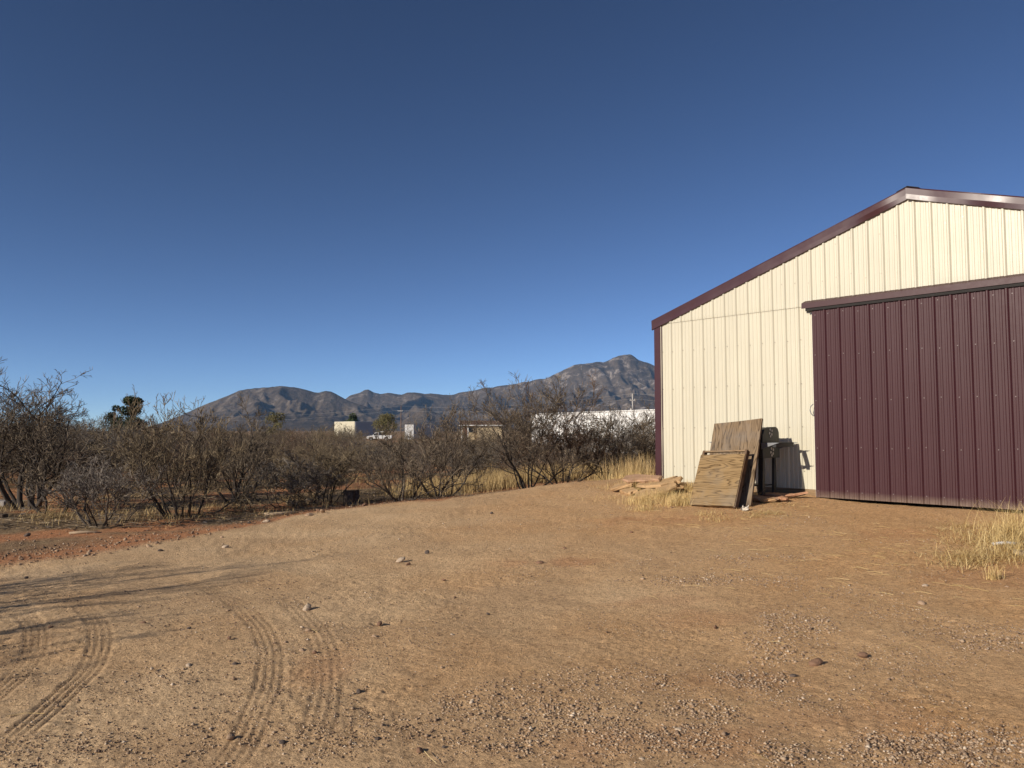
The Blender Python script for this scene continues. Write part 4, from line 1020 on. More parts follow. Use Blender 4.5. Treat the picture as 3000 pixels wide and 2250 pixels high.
# low dead weeds and grass under the thicket
def under():
    parts = []
    for i in range(420):
        Y = 13 + 22 * rg.random() ** 1.3; px = rg.uniform(-200, 1900); x = (px - 1500) / 2250 * Y
        if Y < np.interp(x, EDGE[:, 0], EDGE[:, 1]) + 0.9: continue
        s_, n_ = wall_coords(x, Y)
        if s_ < S_CORNER + .4: continue
        n = rg.integers(25, 70); rr = rg.uniform(.15, .5)
        bx = x + rg.normal(0, rr, n); by = Y + rg.normal(0, rr, n)
        parts.append(blades(rg, on_g(bx, by), rg.uniform(.05, .22) * rg.uniform(.4, 1.3, n), 0.0035, 0.9))
    grass_obj('dry_undergrowth', parts, 'grass_tan', 'thin dead grass and weeds under the bare mesquites', 'grass')
under()
def tuft(name, spots, mat, label, group=None):
    parts = []
    for (px, py, n, rr, h_, lean) in spots:
        cx, cy = on_ground(px, py)
        n = int(n * 1.9); bx = cx + rg.normal(0, rr, n); by = cy + rg.normal(0, rr * .8, n)
        parts.append(blades(rg, on_g(bx, by), h_ * rg.uniform(.3, 1.2, n), 0.0021, lean * 1.6))
    return grass_obj(name, parts, mat, label, 'grass', 'thing' if False else 'stuff', group)
tuft('dry_grass', [(1885, 1440, 420, .16, .30, .45), (1870, 1425, 200, .2, .2, .6), (1935, 1460, 220, .15, .2, .55), (1880, 1475, 240, .16, .20, .6), (1890, 1495, 120, .12, .16, .7), (1990, 1480, 300, .14, .22, .45), (2010, 1470, 200, .12, .2, .4), (1950, 1440, 140, .15, .2, .5), (1830, 1430, 160, .3, .12, .8), (1800, 1460, 120, .35, .08, .9), (2020, 1440, 120, .06, .22, .3), (1850, 1400, 240, .3, .25, .5)], 'grass_gold', 'golden dry grass round the flagstone pile')
tuft('dry_grass', [(2965, 1590, 220, .17, .30, 1.0), (2990, 1560, 140, .16, .40, .7), (2900, 1600, 190, .24, .15, 1.9), (2860, 1640, 170, .18, .14, 1.8), (2830, 1655, 110, .16, .10, 2.2), (2800, 1630, 110, .22, .06, 3.0), (2790, 1560, 130, .22, .07, 3.0), (2840, 1545, 110, .18, .09, 2.6), (2930, 1640, 140, .2, .15, 1.7), (2965, 1622, 150, .15, .22, 1.2), (2910, 1698, 50, .04, .14, .5), (2900, 1570, 120, .28, .10, 2.2), (3060, 1580, 300, .3, .35, .8), (3080, 1640, 220, .3, .25, 1.0)], 'grass_gold', 'golden dry grass clump before the right end of the door')
tuft('dry_grass', [(2240, 1505, 170, .16, .06, 2.4), (2200, 1515, 90, .14, .05, 2.4), (2300, 1480, 110, .18, .05, 2.0), (2100, 1525, 70, .14, .10, .9), (2080, 1510, 60, .12, .1, 1.0), (2200, 1470, 40, .06, .22, .7)], 'grass_gold', 'flattened straw in front of the leaning panels')
tuft('dry_grass', [(650, 1490, 120, .2, .14, 1.0), (150, 1520, 160, .2, .2, .7), (700, 1490, 60, .12, .16, .9), (870, 1470, 160, .3, .22, .7), (560, 1520, 120, .5, .06, 1.8), (330, 1540, 120, .5, .05, 1.8), (1060, 1470, 80, .2, .1, 1.0)], 'grass_tan', 'scattered dry tufts at the foot of the front bushes')
# loose straw on the ground
def straw():
    parts = []
    for (px, py, n, rr) in ((2600, 1600, 70, .7), (2780, 1600, 60, .5), (2350, 1620, 40, .7), (2600, 1750, 25, .9), (2000, 1500, 60, .7), (2100, 1540, 40, .5), (1350, 2220, 3, .2), (2400, 2050, 8, .8), (2850, 1700, 40, .6), (1500, 1900, 10, 1.5), (2300, 1500, 60, .4)):
        cx, cy = on_ground(px, py); bx = cx + rg.normal(0, rr, n); by = cy + rg.normal(0, rr, n); z = G(bx, by) + 0.012
        a = rg.uniform(0, 6.28, n); ln = rg.uniform(.05, .2, n)
        P = np.stack([np.stack([bx - np.cos(a) * ln / 2, by - np.sin(a) * ln / 2, z], 1), np.stack([bx, by, z + .006], 1), np.stack([bx + np.cos(a + .2) * ln / 2, by + np.sin(a + .2) * ln / 2, z], 1)], 1)
        parts.append(tubes(P, np.full(n, .0018), np.full(n, .001), 3, rg, .6))
    grass_obj('straw', parts, 'grass_gold', 'loose straw stems lying on the dirt', 'straw')
straw()
# dead twigs on the soil below the bushes
def twiglitter():
    parts = []
    n = 2600; Y = 12.2 + 8 * rg.random(n) ** 1.2; px = rg.uniform(-200, 1350, n); x = (px - 1500) / 2250 * Y
    ok = Y > np.interp(x, EDGE[:, 0], EDGE[:, 1]) + 0.5 + rg.exponential(.4, n); x, Y = x[ok], Y[ok]; n = len(x)
    a = rg.uniform(0, 6.28, n); ln = rg.uniform(.08, .45, n); z = G(x, Y) + .015
    P = np.stack([np.stack([x - np.cos(a) * ln / 2, Y - np.sin(a) * ln / 2, z], 1), np.stack([x, Y, z + .012], 1), np.stack([x + np.cos(a + .3) * ln / 2, Y + np.sin(a + .3) * ln / 2, z + .02], 1)], 1)
    parts.append(tubes(P, np.full(n, .006), np.full(n, .002), 3, rg, .6))
    grass_obj('fallen_twig', parts, 'twig', 'fallen twigs scattered on the red soil below the bushes', 'twigs')
twiglitter()

# ------------------------------------------------------------------ gravel and stones
def gravel():
    rs = np.random.default_rng(31); N = 420000
    lr = rs.uniform(math.log(2.8), math.log(17), N); r = np.exp(lr); u = rs.uniform(-0.74, 0.74, N)
    Y = r; X = u * r
    s_, n_ = wall_coords(X, Y)
    dens = 0.05 + 0.22 * sstep(.45, .66, fbm(X * 1.3, Y * 1.3, 4, 91))
    blobs = [(1650, 2120, .55, .5, .9), (1450, 2060, .5, .4, .7), (1750, 2000, .6, .4, .6), (2330, 1830, .35, .5, 1.0), (2270, 1900, .35, .5, 1.0), (2180, 1990, .35, .4, 1.0), (2080, 2080, .35, .3, 1.0), (2010, 2170, .35, .25, .9), (2100, 1700, .8, .3, 1.0), (2250, 1700, .6, .3, .8), (2200, 1640, .7, .3, .8), (1950, 1700, .5, .15, .7), (2500, 1740, .5, .3, .5), (2850, 1860, .6, .4, .9), (2980, 1870, .5, .4, .9), (2600, 1800, .6, .4, .5), (2750, 2180, .45, .2, 1.1), (2950, 2200, .5, .25, 1.1), (2550, 2220, .4, .2, .8), (2350, 2215, .35, .2, .9), (2300, 2050, .6, .3, .5), (2580, 1930, .5, .4, .5), (450, 2000, .6, .5, .4), (1000, 2150, .5, .4, .5), (900, 1900, .5, .8, .4), (600, 2150, .6, .4, .4), (200, 2200, .5, .3, .5)]
    for px, py, ra, rb, k in blobs:
        cx, cy = on_ground(px, py)
        q = np.hypot((X - cx) / ra, (Y - cy) / rb) + (fbm(X * 3.5, Y * 3.5, 3, 93) - .5) * 1.3
        dens = np.maximum(dens, 0.85 * k * (1 - sstep(.35, 1.25, q)))
    behind = Y > np.interp(X, EDGE[:, 0], EDGE[:, 1])
    dens = np.where(behind & (Y > np.interp(X, EDGE[:, 0], EDGE[:, 1]) + 3), dens * .25, dens)
    dens = np.where(behind & (X < 1.0) & (Y < np.interp(X, EDGE[:, 0], EDGE[:, 1]) + 2.2), np.maximum(dens, 0.30), dens)
    keep = (rs.random(N) < dens * 0.62) & ~((n_ < 0.1) & (s_ < S_CORNER + .1))
    X, Y, dens, behind = X[keep], Y[keep], dens[keep], behind[keep]; n = len(X)
    Zg = G(X, Y); Rr = np.hypot(X, Y)
    Zg += (1 - sstep(18, 30, Rr)) * ((fbm(X * 1.6, Y * 1.6, 3, 11) - 0.5) * 0.045 + (fbm(X * 7, Y * 7, 3, 21) - 0.5) * 0.016)
    size = rs.lognormal(0, .38, n) * 0.0048 * (0.75 + 0.6 * dens) * np.where(behind, 1.5 * rs.lognormal(0, .35, n), 1.0) * (0.8 + Y * 0.035)
    octa = np.array([[1, 0, 0], [0, 1, 0], [-1, 0, 0], [0, -1, 0], [0, 0, 1], [0, 0, -1]], float)
    V = octa[None] * rs.uniform(.6, 1.3, (n, 6, 1)) * size[:, None, None] * np.array([1.15, 1.0, 0.75])
    a = rs.uniform(0, 6.28, n); ca, sa = np.cos(a)[:, None], np.sin(a)[:, None]
    V = np.stack([V[..., 0] * ca - V[..., 1] * sa, V[..., 0] * sa + V[..., 1] * ca, V[..., 2]], -1)
    V += np.stack([X, Y, Zg + size * 0.3], 1)[:, None, :]
    tri = np.array([[0, 1, 4], [1, 2, 4], [2, 3, 4], [3, 0, 4], [1, 0, 5], [2, 1, 5], [3, 2, 5], [0, 3, 5]])
    F = (np.arange(n) * 6)[:, None, None] + tri[None]
    me = np_mesh('gravel', V.reshape(-1, 3), F.reshape(-1, 3))
    fattr(me, 'tone', np.repeat(np.clip(rs.normal(.58, .22, n) - behind * .10, 0, 1), 6))
    tag(link('gravel', me, M['gravel']), 'loose tan and brown gravel strewn over the yard', 'gravel', None, 'stuff')
    return n
gravel()
STONES = [ # px, py, size px, material, own label or None
    (900, 1785, 34, 'stone_pale', 'pale rounded stone beside the right-hand tyre tracks'), (418, 1828, 20, 'stone_brown', None), (554, 1841, 14, 'stone_dark', None),
    (671, 1870, 16, 'stone_brown', None), (907, 1850, 26, 'stone_tan', None), (885, 1908, 24, 'stone_tan', None), (922, 1914, 20, 'stone_brown', None),
    (552, 1952, 22, 'stone_pale', None), (445, 1961, 18, 'stone_pale', None), (688, 1951, 24, 'stone_dark', 'dark stone left of the track with a long shadow'),
    (676, 2163, 30, 'stone_tan', None), (827, 2177, 22, 'stone_dark', None), (805, 2043, 26, 'stone_tan', None), (820, 2123, 14, 'stone_brown', None),
    (1051, 2028, 20, 'stone_dark', 'dark stone in the reddish hollow right of the tracks'), (149, 1839, 16, 'stone_brown', None), (470, 1614, 16, 'stone_dark', 'blackish stone at the edge of the red soil'),
    (661, 1604, 22, 'stone_pale', None), (437, 1604, 16, 'stone_tan', None), (263, 1619, 20, 'stone_tan', None), (60, 1642, 16, 'stone_tan', None), (780, 1530, 24, 'stone_pale', 'blocky pale stone on the red soil left of the stump'),
    (114, 1739, 12, 'stone_dark', None), (77, 1694, 16, 'stone_dark', None), (1174, 1643, 30, 'stone_pale', 'oval pale cobble in the middle of the yard'), (1251, 1620, 20, 'stone_dark', 'black stone beyond the pale cobble in mid yard'),
    (1582, 1651, 26, 'stone_brown', 'brown stone at the end of the reddish patch in mid yard'), (1654, 1607, 16, 'stone_brown', None), (1196, 1654, 16, 'stone_brown', None), (1112, 1829, 24, 'stone_brown', None),
    (1097, 1868, 22, 'stone_tan', None), (1326, 1862, 16, 'stone_pale', None), (1229, 2202, 28, 'stone_brown', 'rounded brown stone near the lower middle edge'), (1107, 2168, 24, 'stone_dark', None),
    (1985, 2143, 28, 'stone_pale', 'upright pale stone in the lower gravel band'), (1440, 1504, 14, 'stone_dark', None), (1882, 2230, 24, 'stone_pale', None), (2529, 1922, 32, 'stone_brown', 'large rounded brown stone in the right foreground'),
    (2390, 1946, 44, 'stone_brown', 'flat brown stone left of the large rounded one'), (2323, 1982, 22, 'stone_dark', None), (2096, 1839, 18, 'stone_brown', None), (2700, 1770, 26, 'stone_tan', None), (2710, 1718, 20, 'stone_pale', None),
    (730, 1535, 16, 'stone_dark', None), (945, 1500, 22, 'stone_tan', None), (905, 1512, 34, 'stone_tan', 'low tan rock on the soil in front of the log'), (933, 1497, 14, 'stone_brown', None), (1068, 1482, 22, 'stone_brown', 'brown stone leaning at the right foot of the stump'),
    (1045, 1478, 16, 'stone_tan', None), (530, 1530, 14, 'stone_brown', None), (600, 1532, 14, 'stone_pale', None), (235, 1560, 14, 'stone_tan', None), (145, 1547, 16, 'stone_dark', None), (80, 1570, 20, 'stone_dark', None), (650, 1575, 12, 'stone_tan', None), (1300, 1700, 14, 'stone_brown', None),
    (2950, 1722, 14, 'stone_tan', None), (1300, 2190, 14, 'stone_dark', None), (1750, 2010, 16, 'stone_dark', None), (330, 2230, 18, 'stone_tan', None), (1430, 1800, 12, 'stone_dark', None), (1850, 1560, 12, 'stone_brown', None)]
rs = np.random.default_rng(55)
SM = []
for i in range(6):
    me = lumpy(np.random.default_rng(600 + i), 2, 0.16); SM.append(me)
smat = {}
for (px, py, sz, mt, lab) in STONES:
    x, y = on_ground(px, py); rad = sz / 2250 * y * 0.42; k_ = int(rs.integers(6)); key = (k_, mt)
    if key not in smat:
        me = SM[k_].copy(); me.name = 'stone'; me.materials.append(M[mt]); smat[key] = me
    o = link('stone', smat[key], None, None, (x, y, float(G(x, y)) + rad * .22), (rs.normal(0, .2), rs.normal(0, .2), rs.uniform(0, 6.28)))
    o.scale = (rad * 1.1, rad * rs.uniform(.7, 1), rad * rs.uniform(.45, .75))
    zn = 'on the red soil before the bushes' if (py < 1660 and px < 1150) else 'left of the double tyre track' if (px < 560 and py > 1660) else 'between and beside the tyre tracks' if px < 960 else 'in the open middle of the yard' if px < 1500 or py < 1700 else 'in the gravel of the right foreground'
    cn = {'stone_pale': 'pale', 'stone_tan': 'tan', 'stone_brown': 'brown', 'stone_dark': 'blackish'}[mt]
    tag(o, lab or f'small {cn} stone {zn}', 'stone', 'loose stones on the yard' if lab else f'{cn} stones {zn}')

# ------------------------------------------------------------------ stump, logs, concrete at the thicket's edge
gx, gy = on_ground(1030, 1478); gz = float(G(gx, gy))
stump = empty('charred_stump', (gx, gy, gz), 0, 'charred black tree stump at the edge of the thicket', 'stump')
m = MB(); rgs = np.random.default_rng(4); ringz = (-.03, .06, .16, .25, .29); k_ = 16
rr0 = 1 + rgs.normal(0, .12, k_)
for zi, z in enumerate(ringz):
    for j in range(k_):
        a = 2 * math.pi * j / k_; q = .165 * rr0[j] * (1.15, 1.02, .97, .95, .90)[zi] * (1 + rgs.normal(0, .04)); m.v.append((q * math.cos(a), q * math.sin(a), z + (rgs.normal(0, .012) if zi == 4 else 0)))
for zi in range(4):
    for j in range(k_): m.f.append((zi * k_ + j, zi * k_ + (j + 1) % k_, (zi + 1) * k_ + (j + 1) % k_, (zi + 1) * k_ + j))
m.build('bark', M['char'], stump)
m = MB(); m.poly([(.155 * rr0[j] * math.cos(2 * math.pi * j / k_), .155 * rr0[j] * math.sin(2 * math.pi * j / k_), .283) for j in range(k_)]); m.build('cut_face', M['log'], stump)
gx, gy = on_ground(880, 1482); gz = float(G(gx, gy))
log = empty('fallen_log', (gx, gy, gz), 0, 'dark fallen log with a pale sawn end', 'log')
m = MB(); m.tube([(-.26, 0, .055), (-.05, .01, .06), (.2, .03, .055), (.42, .02, .04)], [.062, .06, .052, .03], 10); m.build('bark', M['log'], log, 0, True)
m = MB(); m.tube([(-.285, -.002, .055), (-.258, 0, .055)], [.05, .056], 10); m.build('cut_face', M['cutwood'], log)
m = MB(); m.tube([(.08, .02, .09), (.16, .0, .12), (.27, -.02, .11)], [.03, .045, .03], 8); m.build('branch_stub', M['branch_pale'], log, 0, True)
for i, (px, py, ln, an, lab) in enumerate(((820, 1508, .55, .08, 'bleached broken branch on the red soil before the log'), (812, 1512, .4, .3, 'shorter bleached branch crossing the other one'), (850, 1505, .3, -.1, 'dark broken branch beside the bleached ones'), (250, 1565, .45, .15, 'thin stick lying on the soil at the left'))):
    gx, gy = on_ground(px, py); gz = float(G(gx, gy)); c, s_ = math.cos(an), math.sin(an)
    m = MB(); m.tube([(-ln / 2 * c, -ln / 2 * s_, .02), (0, .02, .03), (ln / 2 * c, ln / 2 * s_, .022)], [.018, .02, .008], 7)
    tag(m.build('broken_branch', M['branch_pale' if i in (0, 1, 3) else 'log'], None, 0, True, (gx, gy, gz)), lab, 'branch')
gx, gy = on_ground(-20, 1484); gz = float(G(gx, gy))
m = MB(); m.box(-.9, .30, -.16, .16, -.02, .12)
tag(m.build('concrete_slab', M['concrete'], None, .012, False, (gx, gy + .1, gz), (0, .02, -.1)), 'grey concrete slab lying at the left edge', 'concrete slab')
gx, gy = on_ground(-6, 1518); gz = float(G(gx, gy))
m = MB(); m.box(-.3, .13, -.09, .09, -.02, .07)
tag(m.build('wood_block', M['log'], None, .012, False, (gx, gy, gz), (0, 0, .1)), 'dark wooden block at the left edge below the slab', 'wood block')

# ------------------------------------------------------------------ far buildings and vehicles
def boxb(name, mat, parent, P0, dx, dy, L, D, z0, z1, bevel=0):
    """box from corner P0 along unit dx for L and unit dy for D"""
    a = Vector((P0[0], P0[1], 0)); u = Vector((dx[0], dx[1], 0)); v = Vector((dy[0], dy[1], 0)); m = MB()
    c = [a, a + u * L, a + u * L + v * D, a + v * D]
    m.hexa([p + Vector((0, 0, z0)) for p in c] + [p + Vector((0, 0, z1)) for p in c]); return m.build(name, mat, parent, bevel)
# long white building
P0 = at_y(1557, 1212, 94); P1 = at_y(1925, 1198, 74); ztop = P0.z
u = Vector((P1.x - P0.x, P1.y - P0.y, 0)).normalized(); v = Vector((-u.y, u.x, 0))
wb = empty('white_building', (P0.x, P0.y, -1.2), 0, 'long white flat-topped building behind the mesquites', 'building')
bpy.context.view_layer.update()
def sub(o, par): 
    o.parent = par; o.matrix_parent_inverse = par.matrix_world.inverted(); return o
for i in range(7):
    sub(boxb('wall_panel', M['white_paint'], None, P0 + u * (i * 4.88 + 0.012), u, v, 4.85, 7, -1.4, ztop - .1), wb)
sub(boxb('roof_edge', M['white_paint'], None, P0 - u * .12 - v * .12, u, v, 34.4, 7.3, ztop - .1, ztop), wb)
# metal building, its sunlit and shaded sides painted in as two colours
c = at_y(1039, 1234.5, 300); cz = c.z
tb = empty('metal_building', (c.x, c.y, -1.2), 0, 'boxy far metal building, one wall coloured as sunlit and one as shaded', 'building'); bpy.context.view_layer.update()
ul = Vector((-.62, .785, 0)).normalized(); ur = Vector((.785, .62, 0)).normalized()
sub(boxb('sunlit_wall', M['sunlit_steel'], None, c, ul, ur, 18, .2, -1.3, cz), tb)
m = MB(); N_ = 22; LL = 9.9
pts = []
for i in range(N_ * 2 + 1):
    q = c + ur * (.21 + LL * i / (N_ * 2)) - ul * (0.10 if i % 2 else 0.0); pts.append(q)
for a, b_ in zip(pts[:-1], pts[1:]): m.poly([Vector((a.x, a.y, -1.3)), Vector((b_.x, b_.y, -1.3)), Vector((b_.x, b_.y, cz - .1)), Vector((a.x, a.y, cz - .1))])
sub(m.build('shaded_wall', M['shade_blue_grey'], None), tb)
sub(boxb('roof', M['shade_blue_grey'], None, c + ur * .05, ul, ur, 18, 9.9, cz - .09, cz + .05), tb)
# house
hc = at_y(1350, 1246, 150)
house = empty('house', (hc.x, hc.y, -1.2), 0, 'cream house with brown roof seen through the bare branches', 'house'); bpy.context.view_layer.update()
hu = Vector((1, .05, 0)).normalized(); hv = Vector((-.05, 1, 0)).normalized()
W_ = 120 / 2250 * 150
zt = hc.z
sub(boxb('wall', M['cream_wall'], None, hc + hu * 3.2, hu, hv, W_ - 3.2, 8, -1.3, zt), house)
sub(boxb('porch_wall', M['cream_wall'], None, hc + hv * 2 + hu * .02, hu, hv, 3.16, 6, -1.3, zt - .01), house)
for d in (0.1, 1.3): sub(boxb('porch_post', M['white_paint'], None, hc + hu * d + hv * .1, hu, hv, .18, .18, -1.3, zt - .12), house)
sub(boxb('fascia', M['white_paint'], None, hc - hu * .4 - hv * .45, hu, hv, W_ + .8, .1, zt - .1, zt + .08), house)
m = MB(); e = .4
q0 = hc - hu * e - hv * .34; q1 = hc + hu * (W_ + e) - hv * .34; q2 = q1 + hv * 8.7; q3 = q0 + hv * 8.7
r0_ = (q0 + q3) / 2 + hu * 0.2; r1_ = (q1 + q2) / 2 - hu * 0.2
Z = lambda p, z: Vector((p.x, p.y, z))
for f in ([Z(q0, zt + .05), Z(q1, zt + .05), Z(r1_, zt + .95), Z(r0_, zt + .95)], [Z(q2, zt + .05), Z(q3, zt + .05), Z(r0_, zt + .95), Z(r1_, zt + .95)], [Z(q0, zt + .05), Z(r0_, zt + .95), Z(q3, zt + .05)], [Z(q1, zt + .05), Z(q2, zt + .05), Z(r1_, zt + .95)]): m.poly(f)
sub(m.build('roof', M['roof_brown'], None), house)
sub(boxb('window', M['dark_glass'], None, hc + hu * 1.5 + hv * 1.96, hu, hv, 1.1, .05, zt - 1.4, zt - .45), house)
sub(boxb('door', M['roof_brown'], None, hc + hu * .4 + hv * 1.95, hu, hv, .9, .05, -1.2, zt - .45), house)
# travel trailer
rc = at_y(1186, 1244, 150)
rv = empty('travel_trailer', (rc.x, rc.y, -1.2), 0, 'white travel trailer parked beyond the scrub near the pole', 'trailer'); bpy.context.view_layer.update()
ru = Vector((.97, .10, 0)).normalized(); rw = Vector((.35, .94, 0)).normalized()
sub(boxb('front_wall', M['white_paint'], None, rc, ru, rw, 26 / 2250 * 150, .12, -.6, rc.z, .03), rv)
e1 = rc + ru * (26 / 2250 * 150)
sub(boxb('body', M['shade_blue_grey'], None, rc + rw * .13, ru, rw, 26 / 2250 * 150, 9, -.6, rc.z - .02), rv)  # blue-grey paints in the shade on the white trailer's side
sub(boxb('window', M['dark_glass'], None, e1 + rw * 1.0 + ru * .005, rw, ru, 1.2, .02, rc.z - .9, rc.z - .35), rv)
sub(boxb('awning', M['white_paint'], None, e1 + rw * 5 + ru * .005, rw, ru, 1.6, .1, rc.z - .5, rc.z - .2), rv)
for d in (3.8, 4.7):
    m = MB(); p = e1 + rw * d; p.z = -.85; m.tube([p - ru * .1, p + ru * .12], .36, 12); sub(m.build('wheel', M['tyre'], None), rv)
# pickup truck, nose to the left
tr = at_y(1111, 1291, 172)
truck = empty('pickup_truck', (tr.x, tr.y, float(G(tr.x, tr.y))), 0.10, 'white pickup truck with a black rack seen beyond the scrub', 'pickup truck')
def tpart(name, mat, fn, parent=truck, bevel=0.0):
    m = MB(); fn(m); return m.build(name, mat, parent, bevel)
def sidep(m, pts, y0, y1): m.prism([(x, y0, z) for x, z in pts], (0, y1 - y0, 0))
body = tpart('body', M['white_paint'], lambda m: sidep(m, [(-2.72, .55), (-2.72, .95), (-2.6, 1.08), (-1.5, 1.2), (-.05, 1.22), (-.05, .5), (-1.25, .5), (-1.35, .78), (-1.6, .9), (-1.95, .9), (-2.2, .78), (-2.3, .5)], -.92, .92))
bed = tpart('cargo_bed', M['white_paint'], lambda m: sidep(m, [(-.0, .5), (-.0, 1.25), (2.75, 1.25), (2.75, .55), (2.1, .5), (2.0, .78), (1.75, .9), (1.4, .9), (1.15, .78), (1.05, .5)], -.92, .92))
cab = tpart('cab', M['white_paint'], lambda m: sidep(m, [(-1.5, 1.205), (-.85, 1.86), (-.1, 1.9), (-.06, 1.225)], -.8, .8))
tpart('side_window', M['dark_glass'], lambda m: sidep(m, [(-1.2, 1.3), (-.78, 1.76), (-.28, 1.78), (-.25, 1.3)], -.815, -.802), cab)
tpart('windshield', M['dark_glass'], lambda m: m.poly([(-1.46, -.7, 1.25), (-.9, -.65, 1.825), (-.9, .65, 1.825), (-1.46, .7, 1.25)]), cab)
for x in (-1.78, 1.58):
    for y in (-.9, .72):
        w_ = tpart('wheel', M['tyre'], lambda m: m.tube([(x, y, .38), (x, y + .2, .38)], .38, 16)); tpart('rim', M['rim'], lambda m: m.tube([(x, y - .01, .38), (x, y + .19, .38)], .2, 12), w_)
def rackf(m):
    for y in (-.85, .79): m.box(.06, .12, y, y + .06, 1.26, 2.0)
    m.box(.06, .12, -.85, .85, 1.94, 2.0)
    for y in np.linspace(-.7, .7, 9): m.box(.07, .1, y - .05, y + .05, 1.27, 1.93)
    for y in (-.9, .84): m.box(.14, 1.3, y, y + .06, 1.26, 1.75)
tpart('rack', M['grill_black'], rackf)
tpart('headlight', M['rim'], lambda m: m.box(-2.74, -2.6, -.88, -.6, .82, 1.0)); tpart('headlight', M['rim'], lambda m: m.box(-2.74, -2.6, .6, .88, .82, 1.0))
tpart('roof_sign', M['white_plastic'], lambda m: m.box(.3, 1.0, -.3, .3, 1.95, 2.12), truck)
# utility poles and wires
def pole(px, top, Y, arm_py, arm0, arm1, label, mat):
    p = at_y(px, top, Y); g = float(G(p.x, Y)); e = empty('utility_pole', (p.x, Y, g), 0, label, 'utility pole', 'utility poles'); H = p.z - g
    m = MB(); m.tube([(0, 0, -.3), (0, 0, H)], [.15, .09], 8); m.build('post', M[mat], e)
    za = at_y(px, arm_py, Y).z - g; m = MB(); m.box(arm0, arm1, -.17, -.11, za - .07, za + .07); arm = m.build('crossarm', M['pole_grey'], e)
    for x in np.linspace(arm0 + .1, arm1 - .1, 3):
        m = MB(); m.tube([(x, -.14, za + .07), (x, -.14, za + .25)], .05, 6); m.build('insulator', M['pole_grey'], arm)
    return p, za + g, e
pA, zA, eA = pole(1175, 1189, 210, 1204, -.9, .5, 'thin brown utility pole with one crossarm near the trailer', 'pole_wood')
pB, zB, eB = pole(1853, 1153, 130, 1172.5, -.5, .45, 'pale utility pole with transformer above the white building', 'pole_grey')
m = MB(); m.tube([(-.28, -.2, zB - 1.06 + 0.35), (-.28, -.2, zB - 0.2)], .18, 10); m.build('transformer', M['pole_grey'], eB)
def wire(a, b_, sag, label):
    m = MB(); pts = []
    for i in range(25):
        f = i / 24; p = a.lerp(b_, f); p.z -= sag * 4 * f * (1 - f); pts.append(p)
    m.tube(pts, 0.014, 4, False); tag(m.build('overhead_wire', M['wire'], None), label, 'wire', 'overhead wires')
farL = at_y(560, 1228, 330); farL2 = at_y(560, 1216, 330)
wire(Vector((pA.x - .8, pA.y, zA + .2)), farL, 1.6, 'overhead wire running left from the brown pole, lower one')
wire(Vector((pA.x, pA.y, pA.z)), farL2, 1.6, 'overhead wire running left from the brown pole top')
wire(Vector((pA.x, pA.y, zA + .2)), Vector((pB.x - .4, pB.y, zB + .2)), 1.2, 'overhead wire between the two poles, lower one')
wire(Vector((pA.x, pA.y, pA.z)), pB.copy(), 1.2, 'overhead wire joining the tops of the two poles')
wire(pB.copy(), at_y(2500, 1130, 100), .8, 'overhead wire running right from the pale pole top')
wire(Vector((pB.x + .4, pB.y, zB + .2)), at_y(2500, 1160, 100), .8, 'overhead wire running right from the pale pole crossarm')

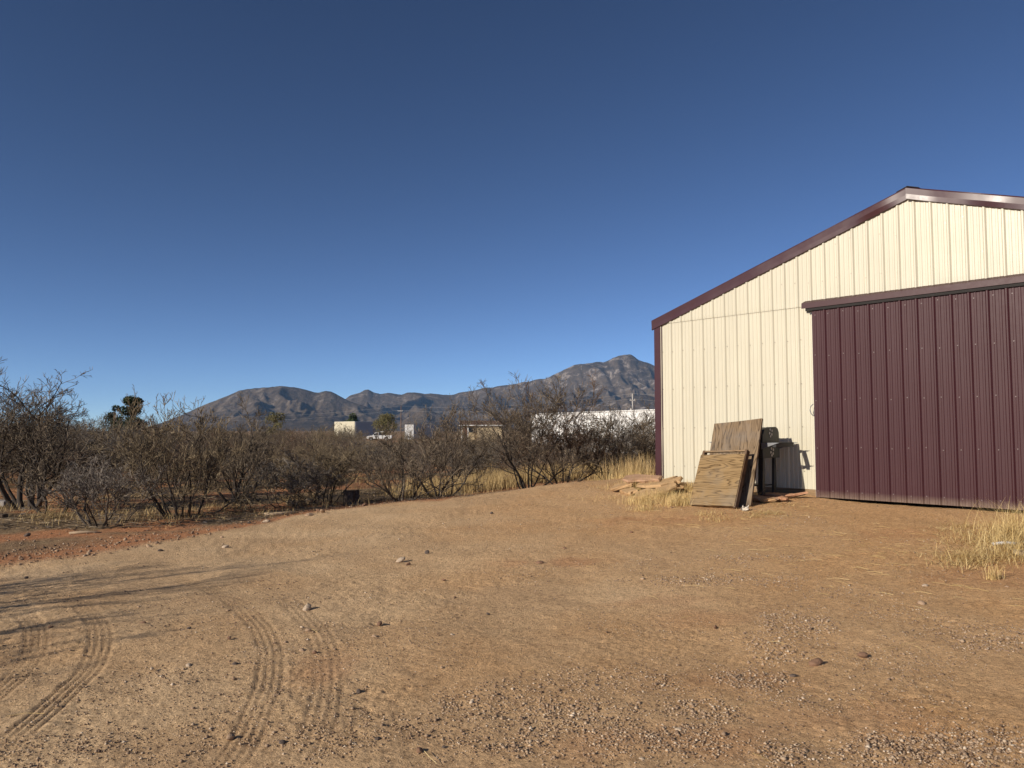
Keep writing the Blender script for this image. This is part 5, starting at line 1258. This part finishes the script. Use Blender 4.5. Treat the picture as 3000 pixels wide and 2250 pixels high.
# ------------------------------------------------------------------ evergreens
def leafy(name, px, top, Y, rx, seed, mat, label, n=2600, clusters=16, leaf=.07, zmin=.25, cat='tree'):
    r_ = np.random.default_rng(seed); p = at_y(px, top, Y); g = float(G(p.x, Y)); H = p.z - g
    e = empty(name, (p.x, Y, g), 0, label, cat)
    m = MB(); m.tube([(0, 0, -.1), (.05, 0, H * .5), (0, 0, H * .9)], [.16, .1, .03], 8)
    cz = r_.uniform(zmin, .97, clusters) * H; cz[0] = H * .95
    ca = r_.uniform(0, 6.28, clusters); cr = rx * (1.05 - .65 * (cz / H)) * r_.uniform(.2, 1, clusters); cr[0] = rx * .12
    C = np.stack([cr * np.cos(ca), cr * np.sin(ca), cz], 1)
    for c_ in C: m.tube([(0, 0, c_[2] * .8), tuple(c_)], [.03, .012], 5)
    m.build('trunk', M['bark_plain'], e)
    k_ = r_.integers(0, clusters, n); sp = r_.normal(0, 1, (n, 3)); sp /= np.linalg.norm(sp, axis=1, keepdims=True); sp *= r_.uniform(.2, 1, (n, 1)) ** .5
    size = rx * r_.uniform(.22, .42, clusters)
    P = C[k_] + sp * (size[k_])[:, None] * np.array([1, 1, .75])
    a = r_.normal(0, 1, (n, 3)); a /= np.linalg.norm(a, axis=1, keepdims=True); b_ = np.cross(a, r_.normal(0, 1, (n, 3))); b_ /= np.linalg.norm(b_, axis=1, keepdims=True)
    ls = leaf * r_.uniform(.6, 1.5, (n, 1))
    V = np.stack([P - a * ls, P + b_ * ls * .45, P + a * ls, P - b_ * ls * .45], 1).reshape(-1, 3)
    F = (np.arange(n) * 4)[:, None] + np.arange(4)[None]
    me = np_mesh('crown', V, F); fattr(me, 'tone', np.repeat(np.clip(r_.normal(.5, .25, n), 0, 1), 4)); link('crown', me, M[mat], e)
M['bark_plain'] = simple('trunk_bark', (0.09, 0.07, 0.055), 0.9, 0.2, 6)
leafy('evergreen_tree', 388, 1164, 48, 1.3, 1, 'evergreen', 'dark green evergreen rising above the bare thicket on the left', 9000, 30, .065)
leafy('evergreen_tree', 335, 1188, 50, 1.0, 2, 'evergreen', 'shorter dark evergreen half hidden left of the tall one', 3600, 16, .06)
leafy('evergreen_tree', 1035, 1216, 310, 5.5, 3, 'evergreen', 'small dark evergreen behind the far metal building', 2200, 14, .5)
leafy('palo_verde', 1130, 1219, 200, 4.6, 4, 'paloverde', 'yellow-green bushy tree right of the far metal building', 5200, 34, .15)
leafy('palo_verde', 805, 1214, 70, 1.6, 5, 'paloverde', 'olive green bush rising before the left mountain', 3000, 18, .07)

# ------------------------------------------------------------------ haze
m = MB(); m.box(-15000, 15000, -15000, 15000, -20, 880)
hz = m.build('haze', None); hz.data.materials.clear()
hm = bpy.data.materials.new('haze_air'); hm.use_nodes = True
for nd in list(hm.node_tree.nodes):
    if nd.type != 'OUTPUT_MATERIAL': hm.node_tree.nodes.remove(nd)
out = [nd for nd in hm.node_tree.nodes if nd.type == 'OUTPUT_MATERIAL'][0]
pv = hm.node_tree.nodes.new('ShaderNodeVolumePrincipled')
pv.inputs['Color'].default_value = (0.34, 0.60, 1.0, 1); pv.inputs['Density'].default_value = 2.6e-5; pv.inputs['Anisotropy'].default_value = 0.0
hm.node_tree.links.new(pv.outputs[0], out.inputs['Volume'])
hz.data.materials.append(hm); tag(hz, 'thin bluish haze in front of the mountains', 'haze', None, 'stuff')
